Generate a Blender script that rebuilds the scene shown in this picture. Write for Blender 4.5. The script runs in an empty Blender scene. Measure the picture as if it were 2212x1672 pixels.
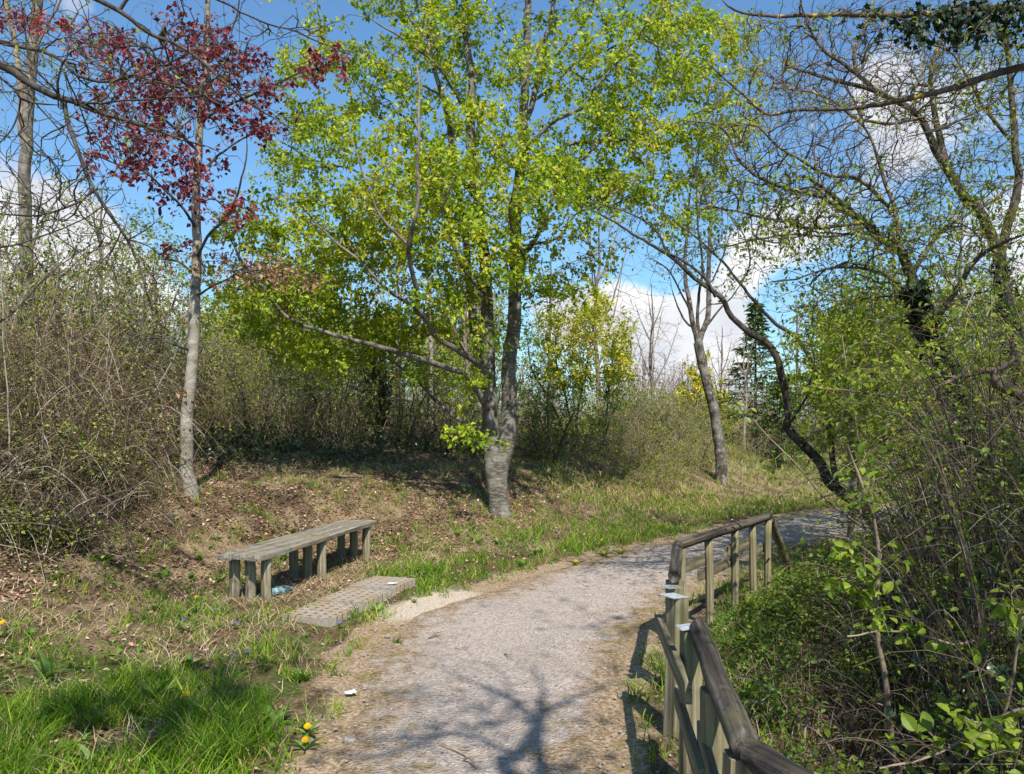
import bpy, math, random
import numpy as np
from mathutils import Vector, Matrix

# ------------------------------------------------------------------ camera, sky, sun
SC = bpy.context.scene
SC.render.engine = 'CYCLES'
SC.view_settings.view_transform = 'Standard'
SC.view_settings.look = 'None'
SC.view_settings.exposure = 0.66
SC.view_settings.gamma = 1.0
SC.cycles.max_bounces = 5
SC.cycles.diffuse_bounces = 3
SC.cycles.glossy_bounces = 2
SC.cycles.transmission_bounces = 3
SC.cycles.sample_clamp_indirect = 6.0
F, CX, HY, H = 1722.0, 1106.0, 914.0, 1.6      # focal length, centre and horizon in 2212 px units; eye height

cam_d = bpy.data.cameras.new('camera')
cam = bpy.data.objects.new('camera', cam_d)
SC.collection.objects.link(cam)
cam.location = (0, 0, H)
cam.rotation_euler = (math.radians(90), 0, 0)
cam_d.lens = 36.0 * F / 2212.0
cam_d.sensor_width = 36.0
cam_d.shift_y = (HY - 836.0) / 2212.0
cam_d.clip_start = 0.05
cam_d.clip_end = 3000.0
SC.camera = cam

SUN_EL = math.radians(51)
SUN_AZ = math.atan2(0.24, -0.97)               # clockwise from +Y
SDIR = Vector((math.sin(SUN_AZ) * math.cos(SUN_EL), math.cos(SUN_AZ) * math.cos(SUN_EL), math.sin(SUN_EL)))
sun_d = bpy.data.lights.new('sun', 'SUN')
sun_d.energy = 5.0
sun_d.angle = math.radians(0.53)
sun_d.color = (1.0, 0.94, 0.84)
sun = bpy.data.objects.new('sun', sun_d)
SC.collection.objects.link(sun)
sun.location = (0, 0, 30)
sun.rotation_euler = SDIR.to_track_quat('Z', 'Y').to_euler()

def px_dir(px, py):
    v = Vector(((px - CX) / F, 1.0, -(py - HY) / F))
    return v.normalized()

W = bpy.data.worlds.new('World')
SC.world = W
W.use_nodes = True
nt = W.node_tree
nt.nodes.clear()
def wn(t, **k):
    n = nt.nodes.new(t)
    for a, b in k.items():
        setattr(n, a, b)
    return n
out = wn('ShaderNodeOutputWorld')
bg = wn('ShaderNodeBackground')
bg.inputs['Strength'].default_value = 0.108
sky = wn('ShaderNodeTexSky', sky_type='NISHITA', sun_disc=False)
sky.sun_elevation = SUN_EL
sky.sun_rotation = SUN_AZ
sky.air_density = 1.0
sky.dust_density = 0.9
sky.ozone_density = 1.6
tc = wn('ShaderNodeTexCoord')
nz = wn('ShaderNodeTexNoise', noise_dimensions='3D')
nz.inputs['Scale'].default_value = 5.0
nz.inputs['Detail'].default_value = 9.0
nz.inputs['Roughness'].default_value = 0.58
mp = wn('ShaderNodeMapping')
mp.inputs['Scale'].default_value = (1.0, 1.0, 1.7)
mp.inputs['Location'].default_value = (3.1, 0.7, 1.3)
nt.links.new(tc.outputs['Generated'], mp.inputs['Vector'])
nt.links.new(mp.outputs['Vector'], nz.inputs['Vector'])
acc = nz.outputs['Fac']
def wmath(op, a, b=None, clamp=False):
    n = wn('ShaderNodeMath', operation=op, use_clamp=clamp)
    for i, v in enumerate((a, b)):
        if v is None:
            continue
        if isinstance(v, (int, float)):
            n.inputs[i].default_value = v
        else:
            nt.links.new(v, n.inputs[i])
    return n.outputs[0]
# cumulus banks at their bearings: (px, py, radius, weight)
CLOUDS = [(130, 470, .07, .26), (240, 540, .09, .24), (20, 600, .12, .26), (160, 10, .045, .22), (1990, 210, .10, .20), (1880, 170, .05, .15), (1700, 500, .07, .28), (1600, 570, .055, .22), (1300, 420, .16, -.2), (1560, 260, .13, -.18), (300, 250, .14, -.2), (2120, 420, .1, -.12), (800, 300, .3, -.2),
          (1330, 665, .055, .36), (1200, 690, .06, .34), (1540, 730, .09, .34), (730, 560, .05, .24), (480, 680, .12, .2), (900, 720, .10, .22),
          (2350, 480, .2, .2), (1400, 780, .14, .3), (-500, 500, .3, .25), (2700, 700, .3, .25)]
for (cx_, cy_, r_, w_) in CLOUDS:
    vm = wn('ShaderNodeVectorMath', operation='DISTANCE')
    nt.links.new(tc.outputs['Generated'], vm.inputs[0])
    vm.inputs[1].default_value = px_dir(cx_, cy_)
    mr = wn('ShaderNodeMapRange', interpolation_type='SMOOTHSTEP')
    mr.inputs['From Min'].default_value = r_ * 1.25
    mr.inputs['From Max'].default_value = r_ * 0.2
    mr.inputs['To Max'].default_value = w_
    nt.links.new(vm.outputs['Value'], mr.inputs['Value'])
    acc = wmath('ADD', acc, mr.outputs['Result'])
cov = wn('ShaderNodeMapRange', interpolation_type='SMOOTHSTEP')
cov.inputs['From Min'].default_value = 0.64
cov.inputs['From Max'].default_value = 0.84
nt.links.new(acc, cov.inputs['Value'])
nz2 = wn('ShaderNodeTexNoise')
nz2.inputs['Scale'].default_value = 9.0
nz2.inputs['Detail'].default_value = 6.0
nt.links.new(mp.outputs['Vector'], nz2.inputs['Vector'])
crp = wn('ShaderNodeValToRGB')
crp.color_ramp.elements[0].position = 0.3
crp.color_ramp.elements[0].color = (4.3, 4.5, 5.0, 1)
crp.color_ramp.elements[1].position = 0.62
crp.color_ramp.elements[1].color = (6.3, 6.35, 6.4, 1)
nt.links.new(nz2.outputs['Fac'], crp.inputs['Fac'])
tint = wn('ShaderNodeMix', data_type='RGBA', blend_type='MULTIPLY')
tint.inputs['Factor'].default_value = 1.0
tint.inputs['B'].default_value = (0.72, 1.0, 1.15, 1)
nt.links.new(sky.outputs['Color'], tint.inputs['A'])
mx = wn('ShaderNodeMix', data_type='RGBA')
nt.links.new(cov.outputs['Result'], mx.inputs['Factor'])
nt.links.new(tint.outputs['Result'], mx.inputs['A'])
nt.links.new(crp.outputs['Color'], mx.inputs['B'])
nt.links.new(mx.outputs['Result'], bg.inputs['Color'])
nt.links.new(bg.outputs['Background'], out.inputs['Surface'])

# ------------------------------------------------------------------ helpers
rng = np.random.default_rng(11)

def P(px, py, d):
    return np.array([(px - CX) / F * d, d, H - (py - HY) / F * d])

def unit(v):
    n = np.linalg.norm(v, axis=-1, keepdims=True)
    return v / np.maximum(n, 1e-9)

def vnoise(x, y, seed=0):
    """smooth lattice noise 0..1"""
    x = np.asarray(x, float); y = np.asarray(y, float)
    xi = np.floor(x).astype(np.int64); yi = np.floor(y).astype(np.int64)
    fx = x - xi; fy = y - yi
    fx = fx * fx * (3 - 2 * fx); fy = fy * fy * (3 - 2 * fy)
    def h(a, b):
        n = (a * 374761393 + b * 668265263 + seed * 974711) & 0xffffffff
        n = ((n ^ (n >> 13)) * 1274126177) & 0xffffffff
        return ((n ^ (n >> 16)) & 0xffff) / 65535.0
    return (h(xi, yi) * (1 - fx) + h(xi + 1, yi) * fx) * (1 - fy) + (h(xi, yi + 1) * (1 - fx) + h(xi + 1, yi + 1) * fx) * fy

def fbm(x, y, seed=0, o=3):
    s = 0; a = .5; t = 0
    for k in range(o):
        s = s + a * vnoise(x * 2 ** k, y * 2 ** k, seed + k * 17); t += a; a *= .5
    return s / t

class Buf:
    """collects vertices, quads, triangles and a per-vertex value, then becomes ONE mesh object"""
    def __init__(self):
        self.v = []; self.q = []; self.t = []; self.r = []; self.n = 0
    def add(self, v, q=None, t=None, r=0.5):
        v = np.asarray(v, float).reshape(-1, 3)
        self.v.append(v)
        self.r.append(np.broadcast_to(np.asarray(r, float), (len(v),)) if np.ndim(r) < 1 else np.asarray(r, float).reshape(-1))
        if q is not None and len(q):
            self.q.append(np.asarray(q, np.int64).reshape(-1, 4) + self.n)
        if t is not None and len(t):
            self.t.append(np.asarray(t, np.int64).reshape(-1, 3) + self.n)
        self.n += len(v)
    def mesh(self, name, mat, origin=(0, 0, 0), smooth=False):
        me = bpy.data.meshes.new(name)
        if self.n == 0:
            return me
        v = np.concatenate(self.v) - np.asarray(origin, float)
        q = np.concatenate(self.q) if self.q else np.zeros((0, 4), np.int64)
        t = np.concatenate(self.t) if self.t else np.zeros((0, 3), np.int64)
        me.vertices.add(len(v)); me.vertices.foreach_set('co', v.astype(np.float32).ravel())
        nl = len(q) * 4 + len(t) * 3
        me.loops.add(nl)
        me.loops.foreach_set('vertex_index', np.concatenate([q.ravel(), t.ravel()]).astype(np.int32))
        me.polygons.add(len(q) + len(t))
        ls = np.concatenate([np.arange(len(q)) * 4, len(q) * 4 + np.arange(len(t)) * 3]).astype(np.int32)
        me.polygons.foreach_set('loop_start', ls)
        me.polygons.foreach_set('use_smooth', np.full(len(q) + len(t), smooth, bool))
        me.update(calc_edges=True)
        at = me.attributes.new('rnd', 'FLOAT', 'POINT')
        at.data.foreach_set('value', np.concatenate(self.r).astype(np.float32))
        if mat:
            me.materials.append(mat)
        return me

def link(name, me, parent=None, loc=(0, 0, 0)):
    o = bpy.data.objects.new(name, me)
    SC.collection.objects.link(o)
    o.location = loc
    if parent is not None:
        o.parent = parent
    return o

def thing(name, label, cat, loc=(0, 0, 0), group=None):
    o = bpy.data.objects.new(name, None)
    o.empty_display_size = 0.2
    SC.collection.objects.link(o)
    o.location = loc
    o['label'] = label; o['category'] = cat
    if group:
        o['group'] = group
    return o

def tag(o, label, cat, group=None, kind=None):
    o['label'] = label; o['category'] = cat
    if group:
        o['group'] = group
    if kind:
        o['kind'] = kind
    return o

def copy_tree(o, parent=None):
    c = o.copy()
    SC.collection.objects.link(c)
    if parent is not None:
        c.parent = parent
    for ch in list(o.children):
        copy_tree(ch, c)
    return c

# ------------------------------------------------------------------ materials
def new_mat(name):
    m = bpy.data.materials.new(name)
    m.use_nodes = True
    t = m.node_tree
    t.nodes.clear()
    o = t.nodes.new('ShaderNodeOutputMaterial')
    return m, t, o

def ramp(t, fac, stops, interp='LINEAR'):
    n = t.nodes.new('ShaderNodeValToRGB')
    cr = n.color_ramp
    cr.interpolation = interp
    while len(cr.elements) > 1:
        cr.elements.remove(cr.elements[-1])
    for i, (p, c) in enumerate(stops):
        e = cr.elements[0] if i == 0 else cr.elements.new(p)
        e.position = p
        e.color = (*c, 1)
    t.links.new(fac, n.inputs['Fac'])
    return n.outputs['Color']

def noise(t, vec, scale, detail=4, rough=.55, dist=0.0, sc=None):
    if sc is not None:
        m = t.nodes.new('ShaderNodeMapping')
        m.inputs['Scale'].default_value = sc
        t.links.new(vec, m.inputs['Vector'])
        vec = m.outputs['Vector']
    n = t.nodes.new('ShaderNodeTexNoise')
    n.inputs['Scale'].default_value = scale
    n.inputs['Detail'].default_value = detail
    n.inputs['Roughness'].default_value = rough
    n.inputs['Distortion'].default_value = dist
    t.links.new(vec, n.inputs['Vector'])
    return n.outputs['Fac']

def mixc(t, fac, a, b, mode='MIX'):
    n = t.nodes.new('ShaderNodeMix')
    n.data_type = 'RGBA'; n.blend_type = mode
    for k, v in (('Factor', fac), ('A', a), ('B', b)):
        if isinstance(v, (int, float)):
            n.inputs[k].default_value = v
        elif isinstance(v, tuple):
            n.inputs[k].default_value = (*v, 1)
        else:
            t.links.new(v, n.inputs[k])
    return n.outputs['Result']

def maprange(t, v, a, b, c=0., d=1.):
    n = t.nodes.new('ShaderNodeMapRange')
    n.interpolation_type = 'SMOOTHSTEP'
    for k, x in (('From Min', a), ('From Max', b), ('To Min', c), ('To Max', d)):
        n.inputs[k].default_value = x
    t.links.new(v, n.inputs['Value'])
    return n.outputs['Result']

def attr(t, name):
    n = t.nodes.new('ShaderNodeAttribute')
    n.attribute_name = name
    return n.outputs['Fac']

def objco(t):
    return t.nodes.new('ShaderNodeTexCoord').outputs['Object']

def principled(t, o, col, rough=.85, spec=.25, bump=None, bs=.4, bd=.01):
    p = t.nodes.new('ShaderNodeBsdfPrincipled')
    if isinstance(col, tuple):
        p.inputs['Base Color'].default_value = (*col, 1)
    else:
        t.links.new(col, p.inputs['Base Color'])
    p.inputs['Roughness'].default_value = rough
    p.inputs['Specular IOR Level'].default_value = spec
    if bump is not None:
        b = t.nodes.new('ShaderNodeBump')
        b.inputs['Strength'].default_value = bs
        b.inputs['Distance'].default_value = bd
        t.links.new(bump, b.inputs['Height'])
        t.links.new(b.outputs['Normal'], p.inputs['Normal'])
    t.links.new(p.outputs['BSDF'], o.inputs['Surface'])
    return p

def leaf_mat(name, stops, trans=.38, rough=.5, spec=.35, tr_tint=(1.25, 1.15, .6)):
    m, t, o = new_mat(name)
    col = ramp(t, attr(t, 'rnd'), stops)
    p = principled(t, o, col, rough, spec)
    tr = t.nodes.new('ShaderNodeBsdfTranslucent')
    c2 = mixc(t, 1.0, col, tr_tint, 'MULTIPLY')
    t.links.new(c2, tr.inputs['Color'])
    ms = t.nodes.new('ShaderNodeMixShader')
    ms.inputs['Fac'].default_value = trans
    t.links.new(p.outputs['BSDF'], ms.inputs[1])
    t.links.new(tr.outputs['BSDF'], ms.inputs[2])
    t.links.new(ms.outputs['Shader'], o.inputs['Surface'])
    return m

def bark_mat(name, dark, mid, pale, scale=9., sc=(1, 1, .35), lichen=None, lich=(.6, .7), moss=None, bs=.6):
    m, t, o = new_mat(name)
    v = objco(t)
    n1 = noise(t, v, scale, 6, .65, .3, sc)
    n2 = noise(t, v, scale * .32, 3, .5)
    n3 = noise(t, v, scale * 3.2, 3, .6, 0, sc)
    col = ramp(t, n1, [(.32, dark), (.5, mid), (.72, pale)])
    col = mixc(t, maprange(t, n2, .42, .66), col, mixc(t, .5, col, pale))
    col = mixc(t, maprange(t, n3, .55, .7, 0, .5), col, dark)
    if moss:
        col = mixc(t, maprange(t, noise(t, v, scale * .55, 4), .54, .66, 0, .7), col, moss)
    if lichen:
        col = mixc(t, maprange(t, noise(t, v, scale * .9, 5, .6), *lich), col, lichen)
    principled(t, o, col, .9, .2, n1, bs, .012)
    return m

def edge_col(t, v):
    """the brown trodden strip where gravel, soil and moss mingle"""
    a = ramp(t, noise(t, v, 38, 5, .72), [(.3, (.10, .065, .035)), (.47, (.24, .165, .10)), (.6, (.38, .30, .21)), (.75, (.56, .48, .38))])
    return mixc(t, maprange(t, noise(t, v, 3.3, 5, .65), .5, .66, 0, .8), a, ramp(t, noise(t, v, 52, 4, .7), [(.3, (.06, .055, .012)), (.55, (.17, .14, .03)), (.75, (.30, .22, .07))]))

# leaves
M_MAIN = leaf_mat('hornbeam_leaf', [(0, (.12, .21, .012)), (.4, (.25, .36, .018)), (.75, (.41, .48, .03)), (.92, (.53, .52, .07)), (1, (.50, .37, .14))], .45, .5, .25)
M_RED = leaf_mat('copper_leaf', [(0, (.05, .014, .022)), (.4, (.16, .035, .045)), (.75, (.30, .07, .075)), (1, (.42, .17, .12))], .40, .5, .3, (1.6, .6, .6))
M_RUST = leaf_mat('rust_leaf', [(0, (.11, .05, .025)), (.5, (.24, .115, .055)), (1, (.44, .28, .17))], .35, .5, .3, (1.2, .9, .6))
M_SPRING = leaf_mat('spring_leaf', [(0, (.08, .14, .012)), (.5, (.16, .24, .018)), (1, (.28, .34, .035))], .4)
M_YELLOW = leaf_mat('yellow_leaf', [(0, (.18, .24, .015)), (.4, (.38, .40, .025)), (.8, (.54, .49, .04)), (1, (.54, .40, .06))], .35)
M_LIME = leaf_mat('lime_leaf', [(0, (.13, .21, .015)), (.5, (.25, .33, .02)), (1, (.40, .44, .045))], .4)
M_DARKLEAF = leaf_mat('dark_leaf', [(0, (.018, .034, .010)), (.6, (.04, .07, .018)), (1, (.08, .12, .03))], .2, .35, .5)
M_CONIFER = leaf_mat('conifer_needle', [(0, (.035, .07, .02)), (.6, (.09, .14, .03)), (1, (.17, .22, .05))], .25, .5, .2)
M_SCRUB = leaf_mat('scrub_leaf', [(0, (.05, .085, .010)), (.4, (.14, .19, .018)), (.8, (.30, .34, .04)), (1, (.40, .36, .10))], .35)
M_GRASS = leaf_mat('grass_blade', [(0, (.045, .11, .008)), (.4, (.12, .235, .012)), (.7, (.22, .35, .022)), (.84, (.30, .40, .04)), (.87, (.36, .30, .11)), (1, (.50, .40, .22))], .38, .5, .18)
M_STRAW = leaf_mat('straw_blade', [(0, (.17, .11, .055)), (.5, (.42, .32, .18)), (1, (.64, .54, .36))], .25, .7, .15, (1, 1, .9))
M_LITTER = leaf_mat('dead_leaf', [(0, (.05, .028, .017)), (.35, (.16, .085, .048)), (.7, (.34, .20, .125)), (1, (.60, .45, .34))], .15, .75, .15, (1, .9, .8))
M_IVY = leaf_mat('ivy_leaf', [(0, (.006, .013, .005)), (.7, (.015, .03, .009)), (1, (.04, .07, .018))], .10, .5, .22)  # shade of the canopy is put into this near-black ivy colour
M_WEED = leaf_mat('weed_leaf', [(0, (.05, .11, .012)), (.5, (.10, .19, .02)), (1, (.17, .27, .04))], .35, .5, .35)
# wood and bark
M_BEECH = bark_mat('beech_bark', (.035, .028, .022), (.10, .088, .07), (.30, .28, .24), 13., (.8, .8, 3.2), (.22, .22, .19), (.62, .68), (.075, .085, .035), .7)
M_COPPERBARK = bark_mat('pale_bark', (.09, .075, .055), (.21, .185, .15), (.38, .35, .30), 8., (.8, .8, 2.2), None, (.6, .7), (.2, .19, .12), .4)
M_GREYBARK = bark_mat('grey_bark', (.04, .033, .027), (.105, .09, .075), (.26, .235, .20), 16., (1, 1, .5), (.34, .24, .05), (.66, .72))
M_DARKBARK = bark_mat('dark_bark', (.018, .014, .011), (.046, .037, .03), (.115, .098, .08), 14., (1, 1, .5), (.30, .20, .03), (.70, .76))
M_ASH = bark_mat('ash_bark', (.022, .018, .014), (.065, .054, .043), (.27, .25, .22), 15., (1, 1, .7), (.30, .29, .26), (.62, .68), None, .6)
M_LICHEN = bark_mat('lichen_bark', (.028, .022, .017), (.07, .053, .04), (.16, .135, .11), 9., (1, 1, .6), (.40, .26, .03), (.57, .65))
M_TWIG = bark_mat('twig_bark', (.09, .06, .045), (.19, .14, .10), (.34, .28, .21), 3., (1, 1, 1), None, (.6, .7), None, .1)
M_TWIGL = bark_mat('lichened_twig_bark', (.07, .05, .035), (.17, .125, .08), (.30, .24, .15), 3., (1, 1, 1), (.42, .27, .03), (.53, .60), None, .1)
M_TWIGD = bark_mat('dark_twig_bark', (.035, .027, .022), (.08, .063, .05), (.16, .13, .10), 3., (1, 1, 1), (.3, .22, .05), (.64, .7), None, .1)
def cane_mat(name, stops):
    m, t, o = new_mat(name)
    c = ramp(t, attr(t, 'rnd'), stops)
    c = mixc(t, maprange(t, noise(t, objco(t), 14, 3), .42, .62, 0, .55), c, (.07, .05, .035))
    principled(t, o, c, .8, .2)
    return m
M_CANE = cane_mat('cane_bark', [(0, (.035, .022, .015)), (.45, (.105, .068, .042)), (.75, (.19, .14, .09)), (.92, (.34, .28, .20)), (1, (.50, .45, .36))])
M_STEM = cane_mat('thicket_bark', [(0, (.022, .016, .012)), (.5, (.07, .05, .034)), (.8, (.16, .125, .085)), (1, (.38, .32, .24))])

# ------------------------------------------------------------------ shape of the land
LE = np.array([(-1.0, -12), (-.95, 0), (-.80, 3.6), (-.85, 4.5), (-1.05, 5.6), (-.95, 6.5), (-.45, 7.3), (.05, 8.2), (1.08, 9.6), (2.87, 11.7),
               (4.57, 13.6), (6.6, 15.2), (10, 17), (18, 19.5), (40, 24)], float)
RE = np.array([(.55, -12), (.5, 0), (.45, 3.4), (.60, 4.5), (.93, 5.6), (1.2, 6.4), (1.6, 7.3), (2.15, 8.2), (3.1, 9.6), (4.6, 11.0),
               (6.4, 12.4), (8.2, 13.4), (12, 14.8), (19, 17), (41, 21)], float)

def sdist(poly, x, y):
    """signed distance to a polyline, positive on its left-hand side"""
    x = np.asarray(x, float); y = np.asarray(y, float)
    best = np.full(x.shape, 1e9); sg = np.ones(x.shape)
    for a, b in zip(poly[:-1], poly[1:]):
        d = b - a
        L2 = d @ d
        t = np.clip(((x - a[0]) * d[0] + (y - a[1]) * d[1]) / L2, 0, 1)
        dx = x - (a[0] + t * d[0]); dy = y - (a[1] + t * d[1])
        D = np.hypot(dx, dy)
        c = d[0] * (y - a[1]) - d[1] * (x - a[0])
        m = D < best
        best = np.where(m, D, best); sg = np.where(m, np.where(c >= 0, 1., -1.), sg)
    return best * sg

def smooth(x, a, b):
    t = np.clip((x - a) / (b - a), 0, 1)
    return t * t * (3 - 2 * t)

def zfun(x, y):
    x = np.asarray(x, float); y = np.asarray(y, float)
    sl = sdist(LE, x, y); sr = -sdist(RE, x, y)
    amp = 1.0 - .78 * smooth(x - .25 * (y - 10), 0.8, 5.5)
    s = np.maximum(sl, 0)
    bank = .03 * np.minimum(s, 1.5) + .62 * smooth(s, 1.3, 4.2) + .70 * smooth(s, 2.6, 8.5)
    far = 1.0 - .5 * smooth(y, 22, 60)
    tb_ = np.clip(((x + 2.4) * .217 + (y - 6.6) * .976) / 2.9, 0, 1)
    db_ = np.hypot(x + 2.4 - .63 * tb_, y - 6.6 - 2.83 * tb_)
    z = bank * amp * far * (.42 + .58 * smooth(y, 5.0, 9.0)) * (.10 + .90 * smooth(db_, .35, 1.7))
    r = np.maximum(sr - .55, 0)
    ditch = -.85 * smooth(r, 0, 2.4) * (1 - smooth(y, 7.5, 10.5))
    z = z + ditch
    off = smooth(np.maximum(sl, sr), -.05, .5)
    z = z + off * (.07 * (fbm(x * .9, y * .9, 3) - .5) + .03 * (fbm(x * 4, y * 4, 9, 2) - .5)) + .02 * (fbm(x * .7, y * .7, 5) - .5)
    return z

def ground_px(px, py):
    """where the sight line through a point of the photo meets the land"""
    d = np.concatenate([np.arange(2.0, 30, .03), np.arange(30, 120, .5)])
    x = (px - CX) / F * d
    zl = H - (py - HY) / F * d
    hit = np.nonzero(zl <= zfun(x, d))[0]
    k = hit[0] if len(hit) else len(d) - 1
    return np.array([x[k], d[k], float(zfun(x[k:k + 1], d[k:k + 1])[0])])
# ------------------------------------------------------------------ generators
def catmull(pts, seg):
    pts = np.asarray(pts, float)
    if len(pts) == 2:
        n = max(2, int(np.ceil(np.linalg.norm(pts[1] - pts[0]) / seg)) + 1)
        return pts[0] + (pts[1] - pts[0]) * np.linspace(0, 1, n)[:, None]
    p = np.vstack([2 * pts[0] - pts[1], pts, 2 * pts[-1] - pts[-2]])
    out_ = [pts[0][None]]
    for i in range(1, len(p) - 2):
        n = max(1, int(np.ceil(np.linalg.norm(p[i + 1] - p[i]) / seg)))
        t = (np.arange(1, n + 1) / n)[:, None]
        a, b, c, d = p[i - 1], p[i], p[i + 1], p[i + 2]
        out_.append(.5 * (2 * b + (c - a) * t + (2 * a - 5 * b + 4 * c - d) * t ** 2 + (3 * b - a - 3 * c + d) * t ** 3))
    return np.vstack(out_)

def tubes(buf, paths, radii, sides, rnd=None, cap=False):
    """paths (N,M,3), radii (N,M): N tubes of M rings in one go"""
    paths = np.asarray(paths, float); radii = np.asarray(radii, float)
    N, M, _ = paths.shape
    tg = np.empty_like(paths)
    tg[:, 1:-1] = paths[:, 2:] - paths[:, :-2]
    tg[:, 0] = paths[:, 1] - paths[:, 0]; tg[:, -1] = paths[:, -1] - paths[:, -2]
    tg = unit(tg)
    mean = unit(paths[:, -1] - paths[:, 0] + 1e-6)
    ref = np.where(np.abs(mean[:, 2:3]) > .75, np.array([[1., 0, 0]]), np.array([[0., 0, 1.]]))
    u = unit(np.cross(tg, ref[:, None, :]) + 1e-9)
    w = np.cross(tg, u)
    a = np.arange(sides) * 2 * np.pi / sides
    v = paths[:, :, None, :] + radii[:, :, None, None] * (np.cos(a)[None, None, :, None] * u[:, :, None, :] + np.sin(a)[None, None, :, None] * w[:, :, None, :])
    idx = np.arange(N * M * sides).reshape(N, M, sides)
    q = np.stack([idx[:, :-1, :], np.roll(idx[:, :-1, :], -1, 2), np.roll(idx[:, 1:, :], -1, 2), idx[:, 1:, :]], -1).reshape(-1, 4)
    if rnd is None:
        rnd = rng.random(N)
    t = None
    if cap:
        t = []
        for e in (0, M - 1):
            for k in range(1, sides - 1):
                t.append(np.stack([idx[:, e, 0], idx[:, e, k], idx[:, e, k + 1]], -1))
        t = np.concatenate(t)
    buf.add(v, q, t, np.repeat(rnd, M * sides))

def limb(D, pts, w0, w1, seg=None):
    """a limb traced at depth D: pts (px, py[, depth offset]); widths in photo units"""
    p = np.array([P(q[0], q[1], D + (q[2] if len(q) > 2 else 0.)) for q in pts])
    return dict(p=p, r0=w0 * D / F / 2, r1=w1 * D / F / 2)

def wlimb(pts, r0, r1):
    return dict(p=np.asarray(pts, float), r0=r0, r1=r1)

def blob(D, ells, dd=.8, clump=.55, cr=.22, flat=1.):
    """points a crown reaches for: ells (cx, cy, rx, ry, n[, depth offset[, slope]]) in photo units at depth D"""
    o = []
    for e in ells:
        cx, cy, rx, ry, n = e[:5]
        off = e[5] if len(e) > 5 else 0.; sl = e[6] if len(e) > 6 else 0.
        nc = max(1, int(n / 9))
        def draw(k):
            r = np.sqrt(rng.random(k)); a = rng.random(k) * 2 * np.pi
            x = r * np.cos(a); y = r * np.sin(a)
            return np.stack([cx + rx * x, cy + ry * y + sl * rx * x, D + off + np.clip(rng.normal(0, dd, k), -2.2 * dd, 2.2 * dd)], -1)
        c = draw(nc)
        k1 = int(n * clump)
        cp = c[rng.integers(0, nc, k1)]
        A = np.stack([(cp[:, 0] - CX) / F * cp[:, 2], cp[:, 2], H - (cp[:, 1] - HY) / F * cp[:, 2]], -1) + rng.normal(0, cr, (k1, 3)) * np.array([1., 1., flat])
        s = draw(n - k1)
        B = np.stack([(s[:, 0] - CX) / F * s[:, 2], s[:, 2], H - (s[:, 1] - HY) / F * s[:, 2]], -1)
        o += [A, B]
    return np.vstack(o)

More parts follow.
